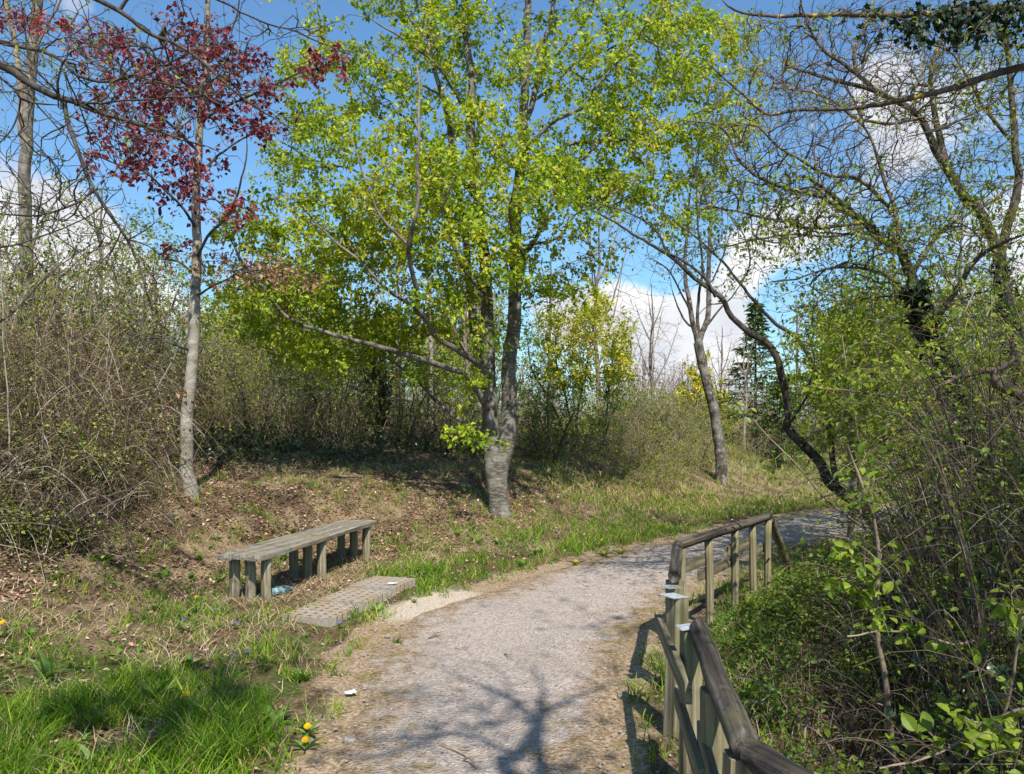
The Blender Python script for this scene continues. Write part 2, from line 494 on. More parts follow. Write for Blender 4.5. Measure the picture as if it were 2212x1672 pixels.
def grow(limbs, att, seg=.13, bias=.7, tip=.003, ex=2.3, jit=.10, droop=0., maxd=None):
    cap_ = 4000 + int(sum(np.linalg.norm(np.diff(L['p'], axis=0), axis=1).sum() for L in limbs) / seg * 1.6) + len(att) * 14
    pos = np.zeros((cap_, 3)); dr = np.zeros((cap_, 3)); par = np.full(cap_, -1); rad = np.zeros(cap_); lid = np.full(cap_, -1)
    n = 0
    for li, L in enumerate(limbs):
        p = catmull(L['p'], seg)
        prev = -1
        if n:
            prev = int(np.argmin(((pos[:n] - p[0]) ** 2).sum(1)))
            gap = np.linalg.norm(pos[prev] - p[0])
            if gap > seg * 1.2:
                p = np.vstack([catmull([pos[prev], p[0]], seg)[1:-1], p])
            elif gap < seg * .4:
                p = p[1:]
        R = L['r0'] + (L['r1'] - L['r0']) * np.linspace(0, 1, len(p))
        # a slight wander so that limbs are not ruler-smooth
        wob = np.cumsum(rng.normal(0, 1, (len(p), 3)), 0); wob -= wob[0] + (wob[-1] - wob[0]) * np.linspace(0, 1, len(p))[:, None]
        p = p + wob * seg * .05
        for i in range(len(p)):
            pos[n] = p[i]; par[n] = prev; rad[n] = R[i]; lid[n] = li
            prev = n; n += 1
    nl = n
    for i in range(nl):
        dr[i] = pos[i] - pos[par[i]] if par[i] >= 0 else (pos[i + 1] - pos[i])
    dr[:nl] = unit(dr[:nl])
    if len(att):
        dm = np.full(len(att), 1e9)
        for k in range(0, nl, 400):
            dm = np.minimum(dm, np.sqrt(((att[:, None] - pos[None, k:min(k + 400, nl)]) ** 2).sum(2)).min(1))
        if maxd:
            att = att[dm < maxd]; dm = dm[dm < maxd]
        for i in np.argsort(dm + rng.normal(0, .05, len(dm))):
            p = att[i]
            v = p - pos[:n]
            ds = np.sqrt((v * v).sum(1))
            cs = (v * dr[:n]).sum(1) / np.maximum(ds, 1e-6)
            j = int(np.argmin(ds * (1 + bias * (1 - cs))))
            D = ds[j]
            if D < seg * .45:
                continue
            k = min(12, max(1, int(np.ceil(D / seg))))
            t = (np.arange(1, k + 1) / k)[:, None]
            c = pos[j] + dr[j] * D * .45
            q = (1 - t) ** 2 * pos[j] + 2 * t * (1 - t) * c + t ** 2 * p
            if k > 1:
                q[:-1] += rng.normal(0, jit * D / k, (k - 1, 3))
            if droop:
                q[:, 2] -= droop * D * (t[:, 0] * (1 - t[:, 0]))
            if n + k >= cap_:
                break
            pos[n:n + k] = q
            par[n] = j; par[n + 1:n + k] = np.arange(n, n + k - 1)
            pr = np.vstack([pos[j][None], q[:-1]])
            dr[n:n + k] = unit(q - pr)
            n += k
    a = np.zeros(n)
    for i in range(n - 1, nl - 1, -1):
        r = max(tip ** ex, a[i])
        rad[i] = r ** (1 / ex); a[par[i]] += r
    for i in range(nl, n):
        rad[i] = min(rad[i], rad[par[i]] * .92)
    pos, par, rad, dr, lid = pos[:n], par[:n], rad[:n], dr[:n], lid[:n]
    best = np.full(n, -1); br = np.zeros(n)
    for i in range(n):
        j = par[i]
        if j < 0:
            continue
        same = lid[i] >= 0 and lid[i] == lid[j]
        if lid[j] >= 0 and not same:
            continue
        if same:
            best[j] = i; br[j] = 1e9
        elif rad[i] > br[j]:
            best[j] = i; br[j] = rad[i]
    chains = []
    for i in range(n):
        if par[i] >= 0 and best[par[i]] == i:
            continue
        c = [i]; k = i
        while best[k] >= 0:
            k = best[k]; c.append(k)
        if par[i] >= 0:
            pp = pos[par[i]]; P_ = np.vstack([pp[None], pos[c]]); R_ = np.concatenate([[min(rad[par[i]], rad[i] * 1.25)], rad[c]])
        else:
            P_ = pos[c]; R_ = rad[c]
        if len(P_) < 2:
            continue
        chains.append((P_, R_, lid[i]))
    nch = np.zeros(n, int)
    for i in range(n):
        if par[i] >= 0:
            nch[par[i]] += 1
    return dict(pos=pos, par=par, rad=rad, dr=dr, lid=lid, chains=chains, nl=nl, leafy=nch == 0)

def wood(G, big, flare=None, trunk_ids=(0,)):
    """two buffers: stems (limbs named in trunk_ids) and branches"""
    tb, bb = Buf(), Buf()
    by = {}
    for P_, R_, l in G['chains']:
        R_ = R_.copy()
        if l < 0 or l not in trunk_ids:
            R_[-1] *= .55
        if l in trunk_ids and flare and l == trunk_ids[0]:
            h = np.linalg.norm(P_ - P_[0], axis=1)
            R_ = R_ * (1 + flare * np.exp(-h / .35))
        s = 3 if R_[0] < .007 else (4 if R_[0] < .014 else (6 if R_[0] < .04 else (9 if R_[0] < .09 else 14)))
        by.setdefault((l in trunk_ids, len(P_), s), []).append((P_, R_))
    for (t, m, s), L in by.items():
        tubes(tb if t else bb, np.array([x[0] for x in L]), np.array([x[1] for x in L]), s)
    return tb, bb

LEAF_A = (np.array([(0, 0, 0), (.5, .45, .14), (0, 1, -.08), (-.5, .45, .14), (0, .5, 0)]), np.array([(0, 1, 2, 4), (0, 4, 2, 3)]))
LEAF_B = (np.array([(0, 0, 0), (.38, .22, .09), (.5, .5, .12), (.3, .78, .05), (0, 1, -.12), (-.3, .78, .05), (-.5, .5, .12), (-.38, .22, .09), (0, .25, .0), (0, .52, .01), (0, .78, -.04)]),
          np.array([(0, 1, 8, 8), (1, 2, 9, 8), (2, 3, 10, 9), (3, 4, 10, 10), (0, 8, 7, 7), (8, 9, 6, 7), (9, 10, 5, 6), (10, 4, 5, 5)]))
LEAF_IVY = (np.array([(0, 0, 0), (.45, -.12, .05), (.36, .25, .03), (.62, .42, .08), (.25, .55, .02), (0, 1, -.05), (-.25, .55, .02), (-.62, .42, .08), (-.36, .25, .03), (-.45, -.12, .05)]),
            np.array([(0, 1, 2, 8), (8, 9, 0, 0), (2, 3, 4, 4), (8, 2, 4, 6), (8, 6, 7, 7), (4, 5, 6, 6)]))

def leaves(buf, base, axis, nrm, L, wr=.62, tpl=LEAF_A, rnd=None):
    base = np.asarray(base, float); N = len(base)
    if N == 0:
        return
    axis = unit(axis)
    side = unit(np.cross(axis, nrm) + 1e-6)
    nn = np.cross(side, axis)
    V, Q = tpl
    L = np.broadcast_to(np.asarray(L, float), (N,))
    wr = np.broadcast_to(np.asarray(wr, float), (N,))
    v = base[:, None] + L[:, None, None] * (V[None, :, 1, None] * axis[:, None] + (V[None, :, 0, None] * wr[:, None, None]) * side[:, None] + V[None, :, 2, None] * nn[:, None])
    k = len(V)
    tri = Q[:, 2] == Q[:, 3]
    off = (np.arange(N) * k)[:, None, None]
    q = (Q[~tri][None] + off).reshape(-1, 4)
    t = (Q[tri][:, :3][None] + off).reshape(-1, 3)
    if rnd is None:
        rnd = rng.random(N)
    buf.add(v, q, t, np.repeat(np.clip(rnd, 0, 1), k))

def foliage(G, n, L, spread=.06, thr=.012, tipw=3., up=.9, droop=.25, wr=.62, tpl=LEAF_A, keep=None, patch=1.6, lo=0., hi=1., mind=0):
    """n leaves along the thin twigs, most at their ends"""
    b = Buf()
    ok = (G['rad'] < thr) & (np.arange(len(G['rad'])) >= G['nl'])
    if keep is not None:
        ok &= keep(G['pos'])
    idx = np.nonzero(ok)[0]
    if len(idx) == 0:
        return b
    w = np.where(G['leafy'][idx], tipw, 1.)
    i = rng.choice(idx, n, p=w / w.sum())
    pos = G['pos'][i] - G['dr'][i] * (rng.random(n) * .1)[:, None] + rng.normal(0, spread, (n, 3)) * .5
    a = unit(G['dr'][i]) * .6 + rng.normal(0, .75, (n, 3)) + np.array([0, 0, -droop])
    nr = rng.normal(0, .6, (n, 3)) + np.array([0, -.18, up])
    sz = L * (.55 + .75 * rng.random(n))
    p = G['pos'][i]
    tone = fbm(p[:, 0] * patch + p[:, 2] * .7, p[:, 1] * patch * .6 + p[:, 2] * patch, 21, 2)
    r = lo + (hi - lo) * np.clip(.5 + (rng.random(n) - .5) * .75 + (tone - .5) * .9, 0, 1)
    leaves(b, pos, a, nr, sz, wr, tpl, r)
    return b

def tree(name, label, cat, G, base, bark, twig, leafsets=(), flare=None, trunk_ids=(0,), group=None, bname='branches'):
    """trunk, branches and crown under one Empty"""
    base = np.asarray(base, float)
    T = thing(name, label, cat, base, group)
    tb, bb = wood(G, .02, flare, trunk_ids)
    link('trunk', tb.mesh('trunk', bark, base, True), T)
    if bb.n:
        link(bname, bb.mesh(bname, twig, base, True), T)
    for nm, b, m in leafsets:
        if b.n:
            link(nm, b.mesh(nm, m, base), T)
    return T

def canes(buf, base, h, reach, az, r0, M=7, sag=.55, wob=.06, sides=3):
    """arching stems: rise from base, lean out along az and bend over"""
    N = len(base)
    t = np.linspace(0, 1, M)
    out_ = reach[:, None] * (t ** 1.4)[None]
    z = h[:, None] * (np.sin(t * np.pi * sag)[None] / np.sin(np.pi * min(sag, .5)))
    p = np.empty((N, M, 3))
    p[..., 0] = base[:, 0:1] + out_ * np.cos(az)[:, None]
    p[..., 1] = base[:, 1:2] + out_ * np.sin(az)[:, None]
    p[..., 2] = base[:, 2:3] + z
    wv = np.cumsum(np.cumsum(rng.normal(0, 1, (N, M, 3)), 1), 1) * (np.minimum(h, .9) * wob * 1.3 / M)[:, None, None]
    wv[:, 0] = 0
    p += wv
    r = r0[:, None] * np.linspace(1, .35, M)[None]
    tubes(buf, p, r, sides)
    return p

def box(buf, x0, x1, y0, y1, z0, z1, r=.5):
    v = [(x, y, z) for x in (x0, x1) for y in (y0, y1) for z in (z0, z1)]
    q = [(0, 1, 3, 2), (4, 6, 7, 5), (0, 4, 5, 1), (2, 3, 7, 6), (0, 2, 6, 4), (1, 5, 7, 3)]
    buf.add(v, q, None, r)
# ------------------------------------------------------------------ ground
def add_attr(me, name, vals):
    a = me.attributes.new(name, 'FLOAT', 'POINT')
    a.data.foreach_set('value', np.asarray(vals, np.float32))

def axis_steps(a, b, st, far0, far1):
    mid = np.arange(a, b + 1e-6, st)
    g = [st]
    while sum(g) < 2000:
        g.append(g[-1] * 1.22)
    c = np.cumsum(g)
    return np.concatenate([(a - c[c < far0])[::-1], mid, b + c[c < far1]])

def build_ground():
    xs = axis_steps(-9, 10, .1, 900, 900); ys = axis_steps(-3, 17, .1, 60, 1400)
    X, Y = np.meshgrid(xs, ys, indexing='ij')
    Z = zfun(X, Y)
    b = Buf()
    nx, ny = X.shape
    idx = np.arange(nx * ny).reshape(nx, ny)
    q = np.stack([idx[:-1, :-1], idx[1:, :-1], idx[1:, 1:], idx[:-1, 1:]], -1).reshape(-1, 4)
    b.add(np.stack([X, Y, Z], -1), q, None, .5)
    m, t, o = new_mat('forest_floor')
    v = objco(t)
    n1 = noise(t, v, 9, 6, .7); n2 = noise(t, v, 1.1, 4, .6); n3 = noise(t, v, 45, 4, .7); n4 = noise(t, v, 2.7, 5, .65)
    soil = ramp(t, n3, [(.3, (.025, .017, .011)), (.5, (.085, .055, .033)), (.68, (.2, .135, .085))])
    straw = ramp(t, n3, [(.3, (.09, .06, .035)), (.55, (.24, .175, .105)), (.75, (.42, .34, .23))])
    green = ramp(t, n3, [(.3, (.022, .03, .008)), (.55, (.07, .085, .02)), (.75, (.22, .19, .085))])
    sand = ramp(t, n3, [(.25, (.26, .2, .14)), (.5, (.43, .36, .28)), (.8, (.6, .53, .44))])
    c = mixc(t, maprange(t, n4, .42, .62), soil, straw)
    gm = t.nodes.new('ShaderNodeMath'); gm.operation = 'ADD'
    t.links.new(attr(t, 'green'), gm.inputs[0]); t.links.new(maprange(t, n4, .3, .7, -.6, .3), gm.inputs[1])
    c = mixc(t, maprange(t, gm.outputs[0], .35, .7), c, green)
    sm = t.nodes.new('ShaderNodeMath'); sm.operation = 'ADD'
    t.links.new(attr(t, 'sand'), sm.inputs[0]); t.links.new(maprange(t, n4, .3, .7, -.3, .3), sm.inputs[1])
    c = mixc(t, maprange(t, sm.outputs[0], .35, .65), c, edge_col(t, v))
    c = mixc(t, maprange(t, attr(t, 'pale'), .3, .7), c, sand)
    principled(t, o, c, .95, .1, n3, .8, .02)
    me = b.mesh('ground', m, smooth=True)
    x, y = X.ravel(), Y.ravel()
    sl = sdist(LE, x, y); sr = -sdist(RE, x, y)
    far = smooth(y, 14, 24)
    green_ = np.where(sl > 0, .75 * (1 - smooth(sl, .6, 2.6)) * smooth(sl, .1, .5), .2 * smooth(sr, .1, .5)) * (1 - far) + .55 * far
    green_ = np.maximum(green_, .8 * smooth(-x, 1.2, 2.0) * (1 - smooth(y, 5.0, 6.2)) * (1 - smooth(-x, 4, 5)))
    e = np.maximum(sl, sr)
    sand_ = 1 - smooth(e, .05, np.where(sr > sl, .26, .42))
    pale_ = np.clip(.95 * np.exp(-(((x + .72 - (y - 7) * .35) / .38) ** 2 + ((y - 7.1) / .75) ** 2)) + .25 * (fbm(x * 3, y * 3, 5) - .5), 0, 1)
    add_attr(me, 'green', green_); add_attr(me, 'sand', np.clip(sand_, 0, 1)); add_attr(me, 'pale', pale_)
    g = link('ground', me)
    g['kind'] = 'structure'; g['label'] = 'sloping woodland floor of dry leaves, straw and soil'; g['category'] = 'ground'

def build_path():
    sub = 30
    def res(poly):
        return np.vstack([poly[i] + (poly[i + 1] - poly[i]) * np.linspace(0, 1, sub, endpoint=False)[:, None] for i in range(len(poly) - 1)])
    def soft(p):
        k = np.hanning(41); k /= k.sum()
        pad = np.vstack([np.repeat(p[:1], 20, 0), p, np.repeat(p[-1:], 20, 0)])
        return np.stack([np.convolve(pad[:, i], k, 'valid') for i in (0, 1)], -1)
    A, B_ = soft(res(LE)), soft(res(RE))
    n = len(A); m_ = 40
    t = np.linspace(-.06, 1.06, m_)
    p = A[:, None] + (B_ - A)[:, None] * t[None, :, None]
    en = (fbm(p[..., 0] * 3.1, p[..., 1] * 3.1, 31, 3) - .5)
    e = np.minimum(t, 1 - t)[None] * np.linalg.norm(B_ - A, axis=1)[:, None]
    z = zfun(p[..., 0], p[..., 1]) + .014 + .008 * (fbm(p[..., 0] * 5, p[..., 1] * 5, 8) - .5) - .05 * (1 - smooth(e + en * .34, -.06, .14))
    b = Buf()
    idx = np.arange(n * m_).reshape(n, m_)
    q = np.stack([idx[:-1, :-1], idx[:-1, 1:], idx[1:, 1:], idx[1:, :-1]], -1).reshape(-1, 4)
    b.add(np.dstack([p, z]), q, None, .5)
    m, tt, o = new_mat('gravel')
    v = objco(tt)
    n1 = noise(tt, v, 70, 5, .75); n2 = noise(tt, v, 2.2, 4, .6); n3 = noise(tt, v, 24, 5, .7)
    c = ramp(tt, n1, [(.28, (.19, .15, .128)), (.43, (.34, .282, .245)), (.56, (.43, .365, .32)), (.72, (.57, .505, .455))])
    vo = tt.nodes.new('ShaderNodeTexVoronoi'); vo.inputs['Scale'].default_value = 58
    tt.links.new(v, vo.inputs['Vector'])
    stone = ramp(tt, vo.outputs['Color'], [(.2, (.21, .175, .155)), (.55, (.41, .345, .305)), (.85, (.59, .525, .475))])
    c = mixc(tt, .55, c, stone)
    n5 = noise(tt, v, .9, 5, .65)
    c = mixc(tt, maprange(tt, n5, .40, .68, 0, .22), c, (.24, .19, .155))
    c = mixc(tt, maprange(tt, n2, .35, .7, 0, .4), c, (.40, .335, .285))
    c = mixc(tt, maprange(tt, n3, .60, .68, 0, .75), c, (.20, .115, .07))
    eg = tt.nodes.new('ShaderNodeMath'); eg.operation = 'ADD'
    tt.links.new(attr(tt, 'edge'), eg.inputs[0]); tt.links.new(maprange(tt, noise(tt, v, 7, 5, .7), .3, .7, -.22, .22), eg.inputs[1])
    eb = mixc(tt, maprange(tt, eg.outputs[0], .12, .5, 1, 0), c, edge_col(tt, v))
    hm_ = tt.nodes.new('ShaderNodeMath'); hm_.operation = 'ADD'
    tt.links.new(n1, hm_.inputs[0]); tt.links.new(vo.outputs['Distance'], hm_.inputs[1])
    principled(tt, o, eb, .95, .12, hm_.outputs[0], 1.0, .014)
    me = b.mesh('path', m, smooth=True)
    add_attr(me, 'edge', (e + en * .5).ravel())
    g = link('path', me)
    g['kind'] = 'structure'; g['label'] = 'pale gravel footpath curving to the right past the bench'; g['category'] = 'path'

def wood_mat(name, dark, mid, pale, ax, green=None, gr=(.5, .7), blot=None):
    """weathered timber, grain along axis ax of the piece"""
    m, t, o = new_mat(name)
    v = objco(t)
    s = [34, 34, 34]; s[ax] = .9
    n1 = noise(t, v, 1, 6, .7, .25, tuple(s))
    n2 = noise(t, v, 3.0, 4, .6)
    n3 = noise(t, v, 28, 3, .6)
    c = ramp(t, n1, [(.36, dark), (.5, mid), (.66, pale)])
    if green:
        c = mixc(t, maprange(t, n2, *gr, 0, .8), c, green)
    if blot:
        c = mixc(t, maprange(t, n3, .56, .66, 0, .6), c, blot)
    principled(t, o, c, .85, .2, n1, .5, .004)
    return m

M_BENCH = wood_mat('bench_timber', (.07, .057, .043), (.19, .165, .13), (.34, .31, .26), 1, (.24, .20, .07), (.52, .72), (.09, .078, .06))
M_BLEG = wood_mat('bench_leg_timber', (.07, .056, .036), (.20, .17, .115), (.34, .305, .225), 2, (.16, .145, .055), (.42, .65))
M_POST = wood_mat('post_timber', (.055, .044, .027), (.17, .145, .09), (.31, .275, .18), 2, (.13, .125, .05), (.42, .70))
M_RAIL = wood_mat('rail_timber', (.016, .013, .011), (.062, .052, .042), (.16, .14, .115), 0, (.095, .085, .045), (.5, .72), (.02, .017, .014))
M_BOARD = wood_mat('board_timber', (.055, .046, .03), (.165, .142, .095), (.29, .26, .175), 0, (.13, .125, .055), (.45, .72))

def simple_mat(name, col, rough=.6, metal=0., vary=None):
    m, t, o = new_mat(name)
    c = col
    nn_ = noise(t, objco(t), 60, 4)
    if vary:
        c = mixc(t, maprange(t, nn_, .45, .68), col, vary)
    p = principled(t, o, c, rough, .4)
    p.inputs['Metallic'].default_value = metal
    return m

def frame_mat(o, x, y):
    """orient object o with local X along x and local Y near y"""
    x = unit(np.asarray(x, float)); z = unit(np.cross(x, y)); y = np.cross(z, x)
    M = Matrix(((x[0], y[0], z[0], 0), (x[1], y[1], z[1], 0), (x[2], y[2], z[2], 0), (0, 0, 0, 1)))
    return M

def rough_box(b, sx, sy, sz, nx=12, j=.003, ends=True):
    """a sawn piece centred on its origin, long axis X, slightly worn and bevelled"""
    r = min(sy, sz) * .14
    prof = np.array([(-sy / 2 + r, -sz / 2), (sy / 2 - r, -sz / 2), (sy / 2, -sz / 2 + r), (sy / 2, sz / 2 - r), (sy / 2 - r, sz / 2), (-sy / 2 + r, sz / 2), (-sy / 2, sz / 2 - r), (-sy / 2, -sz / 2 + r)])
    xs = np.linspace(-sx / 2, sx / 2, nx)
    v = np.zeros((nx, 8, 3))
    v[:, :, 0] = xs[:, None]; v[:, :, 1:] = prof[None]
    v[:, :, 1:] += rng.normal(0, j, (nx, 1, 2)) * .5 + rng.normal(0, j * .35, (nx, 8, 2))
    v[0, :, 1:] *= .965; v[-1, :, 1:] *= .965
    idx = np.arange(nx * 8).reshape(nx, 8)
    q = np.stack([idx[:-1], np.roll(idx[:-1], -1, 1), np.roll(idx[1:], -1, 1), idx[1:]], -1).reshape(-1, 4)
    t = [(idx[e, 0], idx[e, k], idx[e, k + 1]) for e in (0, -1) for k in range(1, 7)]
    b.add(v, q, t, .5)

def place(o, loc, x, y):
    o.matrix_local = Matrix.Translation(Vector(loc)) @ frame_mat(o, x, y)

def build_bench():
    a = np.array([-2.16, 6.9]); c = np.array([-1.60, 9.43])
    L = np.linalg.norm(c - a); e = (c - a) / L; n = np.array([e[1], -e[0]])
    base = np.array([*(a + c) / 2 - n * .22, 0.])
    base[2] = zfun(base[0:1], base[1:2])[0]
    T = thing('bench', 'long weathered plank bench on round posts, standing in the grass beside the path', 'bench', base)
    top = H - 287 * 6.9 / F
    e3 = np.array([*e, 0]); n3 = np.array([*n, 0])
    for k in range(3):
        b = Buf(); rough_box(b, L + (.03, -.02, .02)[k], .142, .05, 26, .004)
        # grain runs along the local long axis: swap so that Y is the long axis of the mesh
        b.v = [w[:, [1, 0, 2]] * np.array([-1, 1, 1]) for w in b.v]
        o = link('seat_plank', b.mesh('seat_plank', M_BENCH), T)
        cen = np.array([*((a + c) / 2 - n * (.072 + .148 * k)), top - .025]) - base
        # mesh Y along e, mesh X along n
        place(o, cen + np.array([0, 0, (.0, .003, -.002)[k]]), n3, e3)
    for i, u in enumerate((.17, L / 2 - .03, L - .17)):
        for k in range(3):
            p = a + e * u - n * (.062 + .155 * k)
            z = float(zfun(p[0:1], p[1:2])[0]) - .12
            hh = top - .052 - z
            b = Buf()
            zz = np.linspace(0, hh, 7)
            pth = np.stack([rng.normal(0, .0025, 7), rng.normal(0, .0025, 7), zz], -1)[None]
            tubes(b, pth, np.full((1, 7), .047 + rng.normal(0, .002)), 18, cap=True)
            link('leg', b.mesh('leg', M_BLEG, smooth=True), T, np.array([*p, z]) - base)

def build_pavers():
    A = np.array([-1.42, 6.28]); B_ = np.array([-.93, 7.80])
    L = np.linalg.norm(B_ - A); e = (B_ - A) / L; n = np.array([-e[1], e[0]])    # n points away from the path
    m, t, o = new_mat('concrete')
    v = objco(t)
    n1 = noise(t, v, 40, 5, .7); n2 = noise(t, v, 5, 4)
    c = ramp(t, n1, [(.3, (.15, .125, .10)), (.55, (.29, .26, .22)), (.75, (.43, .40, .35))])
    c = mixc(t, maprange(t, n2, .42, .66, 0, .7), c, (.27, .20, .12))
    principled(t, o, c, .95, .15, n1, .6, .006)
    msoil, t, o = new_mat('rusty_moss')
    n1 = noise(t, objco(t), 60, 4, .7)
    principled(t, o, ramp(t, n1, [(.3, (.04, .02, .008)), (.55, (.17, .075, .022)), (.75, (.26, .15, .05))]), .95, .1, n1, .6, .01)
    labels = ['sunken end block of the concrete paver strip, half hidden by grass', 'middle concrete grid block of the paver strip before the bench', 'raised far end block of the concrete paver strip, with a white scrap on it']
    l = L / 3
    ncol, nrow = 6, 5
    for i in range(3):
        p0 = A + e * (l * i + .012)
        hz = .075
        base = np.array([*p0, float(zfun(p0[None, 0], p0[None, 1])[0])])
        T = thing('grid_paver', labels[i], 'paving block', base, 'concrete grid pavers in front of the bench')
        w = l - .024; dep = .46
        # plan grid with square holes
        xs = [0]; ys = [0]
        cw = w / ncol; dh = dep / nrow
        for k in range(ncol):
            xs += [k * cw + cw * .28, k * cw + cw * .72]
        xs.append(w)
        for k in range(nrow):
            ys += [k * dh + dh * .30, k * dh + dh * .70]
        ys.append(dep)
        xs, ys = np.array(xs), np.array(ys)
        nx, ny = len(xs), len(ys)
        X, Y = np.meshgrid(xs, ys, indexing='ij')
        top = hz + .006 * (fbm(X * 9 + i * 7, Y * 9, 4) - .5) + .012 * (rng.random() - .5)
        # scalloped outer edge
        Yo = Y.copy(); Yo[:, 0] += np.where(np.arange(nx) % 2 == 0, .0, .018); Yo[:, -1] -= np.where(np.arange(nx) % 2 == 0, 0, .018)
        b = Buf()
        W3 = e[None, None] * X[..., None] + n[None, None] * Yo[..., None]
        tv = np.dstack([W3, top]); bv = np.dstack([W3, np.full_like(top, -.06)]); mv = np.dstack([W3, top - .03])
        idx = np.arange(nx * ny).reshape(nx, ny)
        q = []
        N = nx * ny
        hole = lambda a_, b__: a_ % 2 == 1 and b__ % 2 == 1 and 0 < a_ < nx - 2 and 0 < b__ < ny - 2 or (a_ % 2 == 1 and b__ % 2 == 1)
        for a_ in range(nx - 1):
            for b__ in range(ny - 1):
                f = (idx[a_, b__], idx[a_ + 1, b__], idx[a_ + 1, b__ + 1], idx[a_, b__ + 1])
                if hole(a_, b__):
                    for k in range(4):
                        u_, v_ = f[k], f[(k + 1) % 4]
                        q.append((u_, v_, v_ + N, u_ + N))
                else:
                    q.append(f)
        ring = [idx[k, 0] for k in range(nx)] + [idx[nx - 1, k] for k in range(1, ny)] + [idx[k, ny - 1] for k in range(nx - 2, -1, -1)] + [idx[0, k] for k in range(ny - 2, 0, -1)]
        for k in range(len(ring)):
            u_, v_ = ring[k], ring[(k + 1) % len(ring)]
            q.append((u_, u_ + 2 * N, v_ + 2 * N, v_))
        b.add(np.concatenate([tv.reshape(-1, 3), mv.reshape(-1, 3), bv.reshape(-1, 3)]), q, None, .5)
        link('block', b.mesh('block', m), T)
        b = Buf()
        g = np.array([e * .01 + n * .02, e * (w - .01) + n * .02, e * (w - .01) + n * (dep - .02), e * .01 + n * (dep - .02)])
        b.add(np.column_stack([g, np.full(4, hz - .007)]), [(0, 1, 2, 3)], None, .5)
        link('moss_filling', b.mesh('moss_filling', msoil), T)
    # the white scrap on the far block and crumbs of paper
    white = simple_mat('white_paper', (.78, .78, .76), .7, 0, (.6, .6, .58))
    def scrap(px, py, sx, sy, label, zz=.09, name='paper_scrap'):
        d = (1.6 - zz) * F / (py - HY)
        p = np.array([(px - CX) / F * d, d, zz])
        b = Buf()
        k = 7
        X, Y = np.meshgrid(np.linspace(-.5, .5, k), np.linspace(-.5, .5, k), indexing='ij')
        ang = .5
        rr = 1 - .25 * rng.random((k, k)) * (np.maximum(np.abs(X), np.abs(Y)) > .4)
        x2 = X * sx * rr; y2 = Y * sy * rr
        z2 = .012 * fbm(X * 3 + px, Y * 3, 3) + .004
        vv = np.dstack([x2 * np.cos(ang) - y2 * np.sin(ang), x2 * np.sin(ang) + y2 * np.cos(ang), z2])
        idx = np.arange(k * k).reshape(k, k)
        q = np.stack([idx[:-1, :-1], idx[1:, :-1], idx[1:, 1:], idx[:-1, 1:]], -1).reshape(-1, 4)
        b.add(vv, q, None, .5)
        b.add(vv + np.array([0, 0, -.003]), q[:, ::-1], None, .5)
        tag(link(name, b.mesh(name, white), None, p), label, 'litter')
    scrap(848, 1262, .10, .045, 'white paper scrap lying on the far concrete block')
    scrap(215 * .0 + 757, 1498, .07, .05, 'crumpled pale wrapper on the path edge below the paving', .02)
    # the crumpled packet under the bench
    b = Buf()
    d = 7.35
    p = P(603, 1228, d)
    k, s = 14, 12
    u = np.linspace(0, 1, k); a = np.arange(s) * 2 * np.pi / s
    rad = .050 * (np.sin(np.pi * np.clip(u * .94 + .03, 0, 1)) ** .35)
    X = (u - .5) * .26
    V = np.zeros((k, s, 3))
    cr = 1 + .35 * (rng.random((k, s)) - .5)
    V[..., 0] = X[:, None] + .01 * (rng.random((k, s)) - .5)
    V[..., 1] = rad[:, None] * np.cos(a)[None] * cr
    V[..., 2] = rad[:, None] * np.sin(a)[None] * .7 * cr
    idx = np.arange(k * s).reshape(k, s)
    q = np.stack([idx[:-1], np.roll(idx[:-1], -1, 1), np.roll(idx[1:], -1, 1), idx[1:]], -1).reshape(-1, 4)
    R = np.array([[.75, .62, 0], [-.6, .75, 0], [-.3, 0, 1]])
    V = V @ R
    b.add(V, q, None, .5)
    m, t, o = new_mat('printed_foil')
    n1 = noise(t, objco(t), 9, 3)
    c = ramp(t, n1, [(.36, (.04, .045, .06)), (.46, (.09, .20, .20)), (.52, (.30, .40, .42)), (.55, (.08, .15, .34)), (.62, (.14, .26, .13)), (.68, (.05, .05, .06))], 'CONSTANT')
    principled(t, o, c, .3, .6)
    zz = float(zfun(p[0:1], p[1:2])[0]) + .05
    tag(link('crumpled_packet', b.mesh('crumpled_packet', m, smooth=False), None, (p[0], p[1], zz)), 'crumpled blue and green packet lying under the bench', 'litter')

# ------------------------------------------------------------------ railings
K_ = .88 * F
def rail_pt(px, py, dz=0.):
    d = K_ / (py - HY)
    return np.array([(px - CX) / F * d, d, H - .88 + dz])

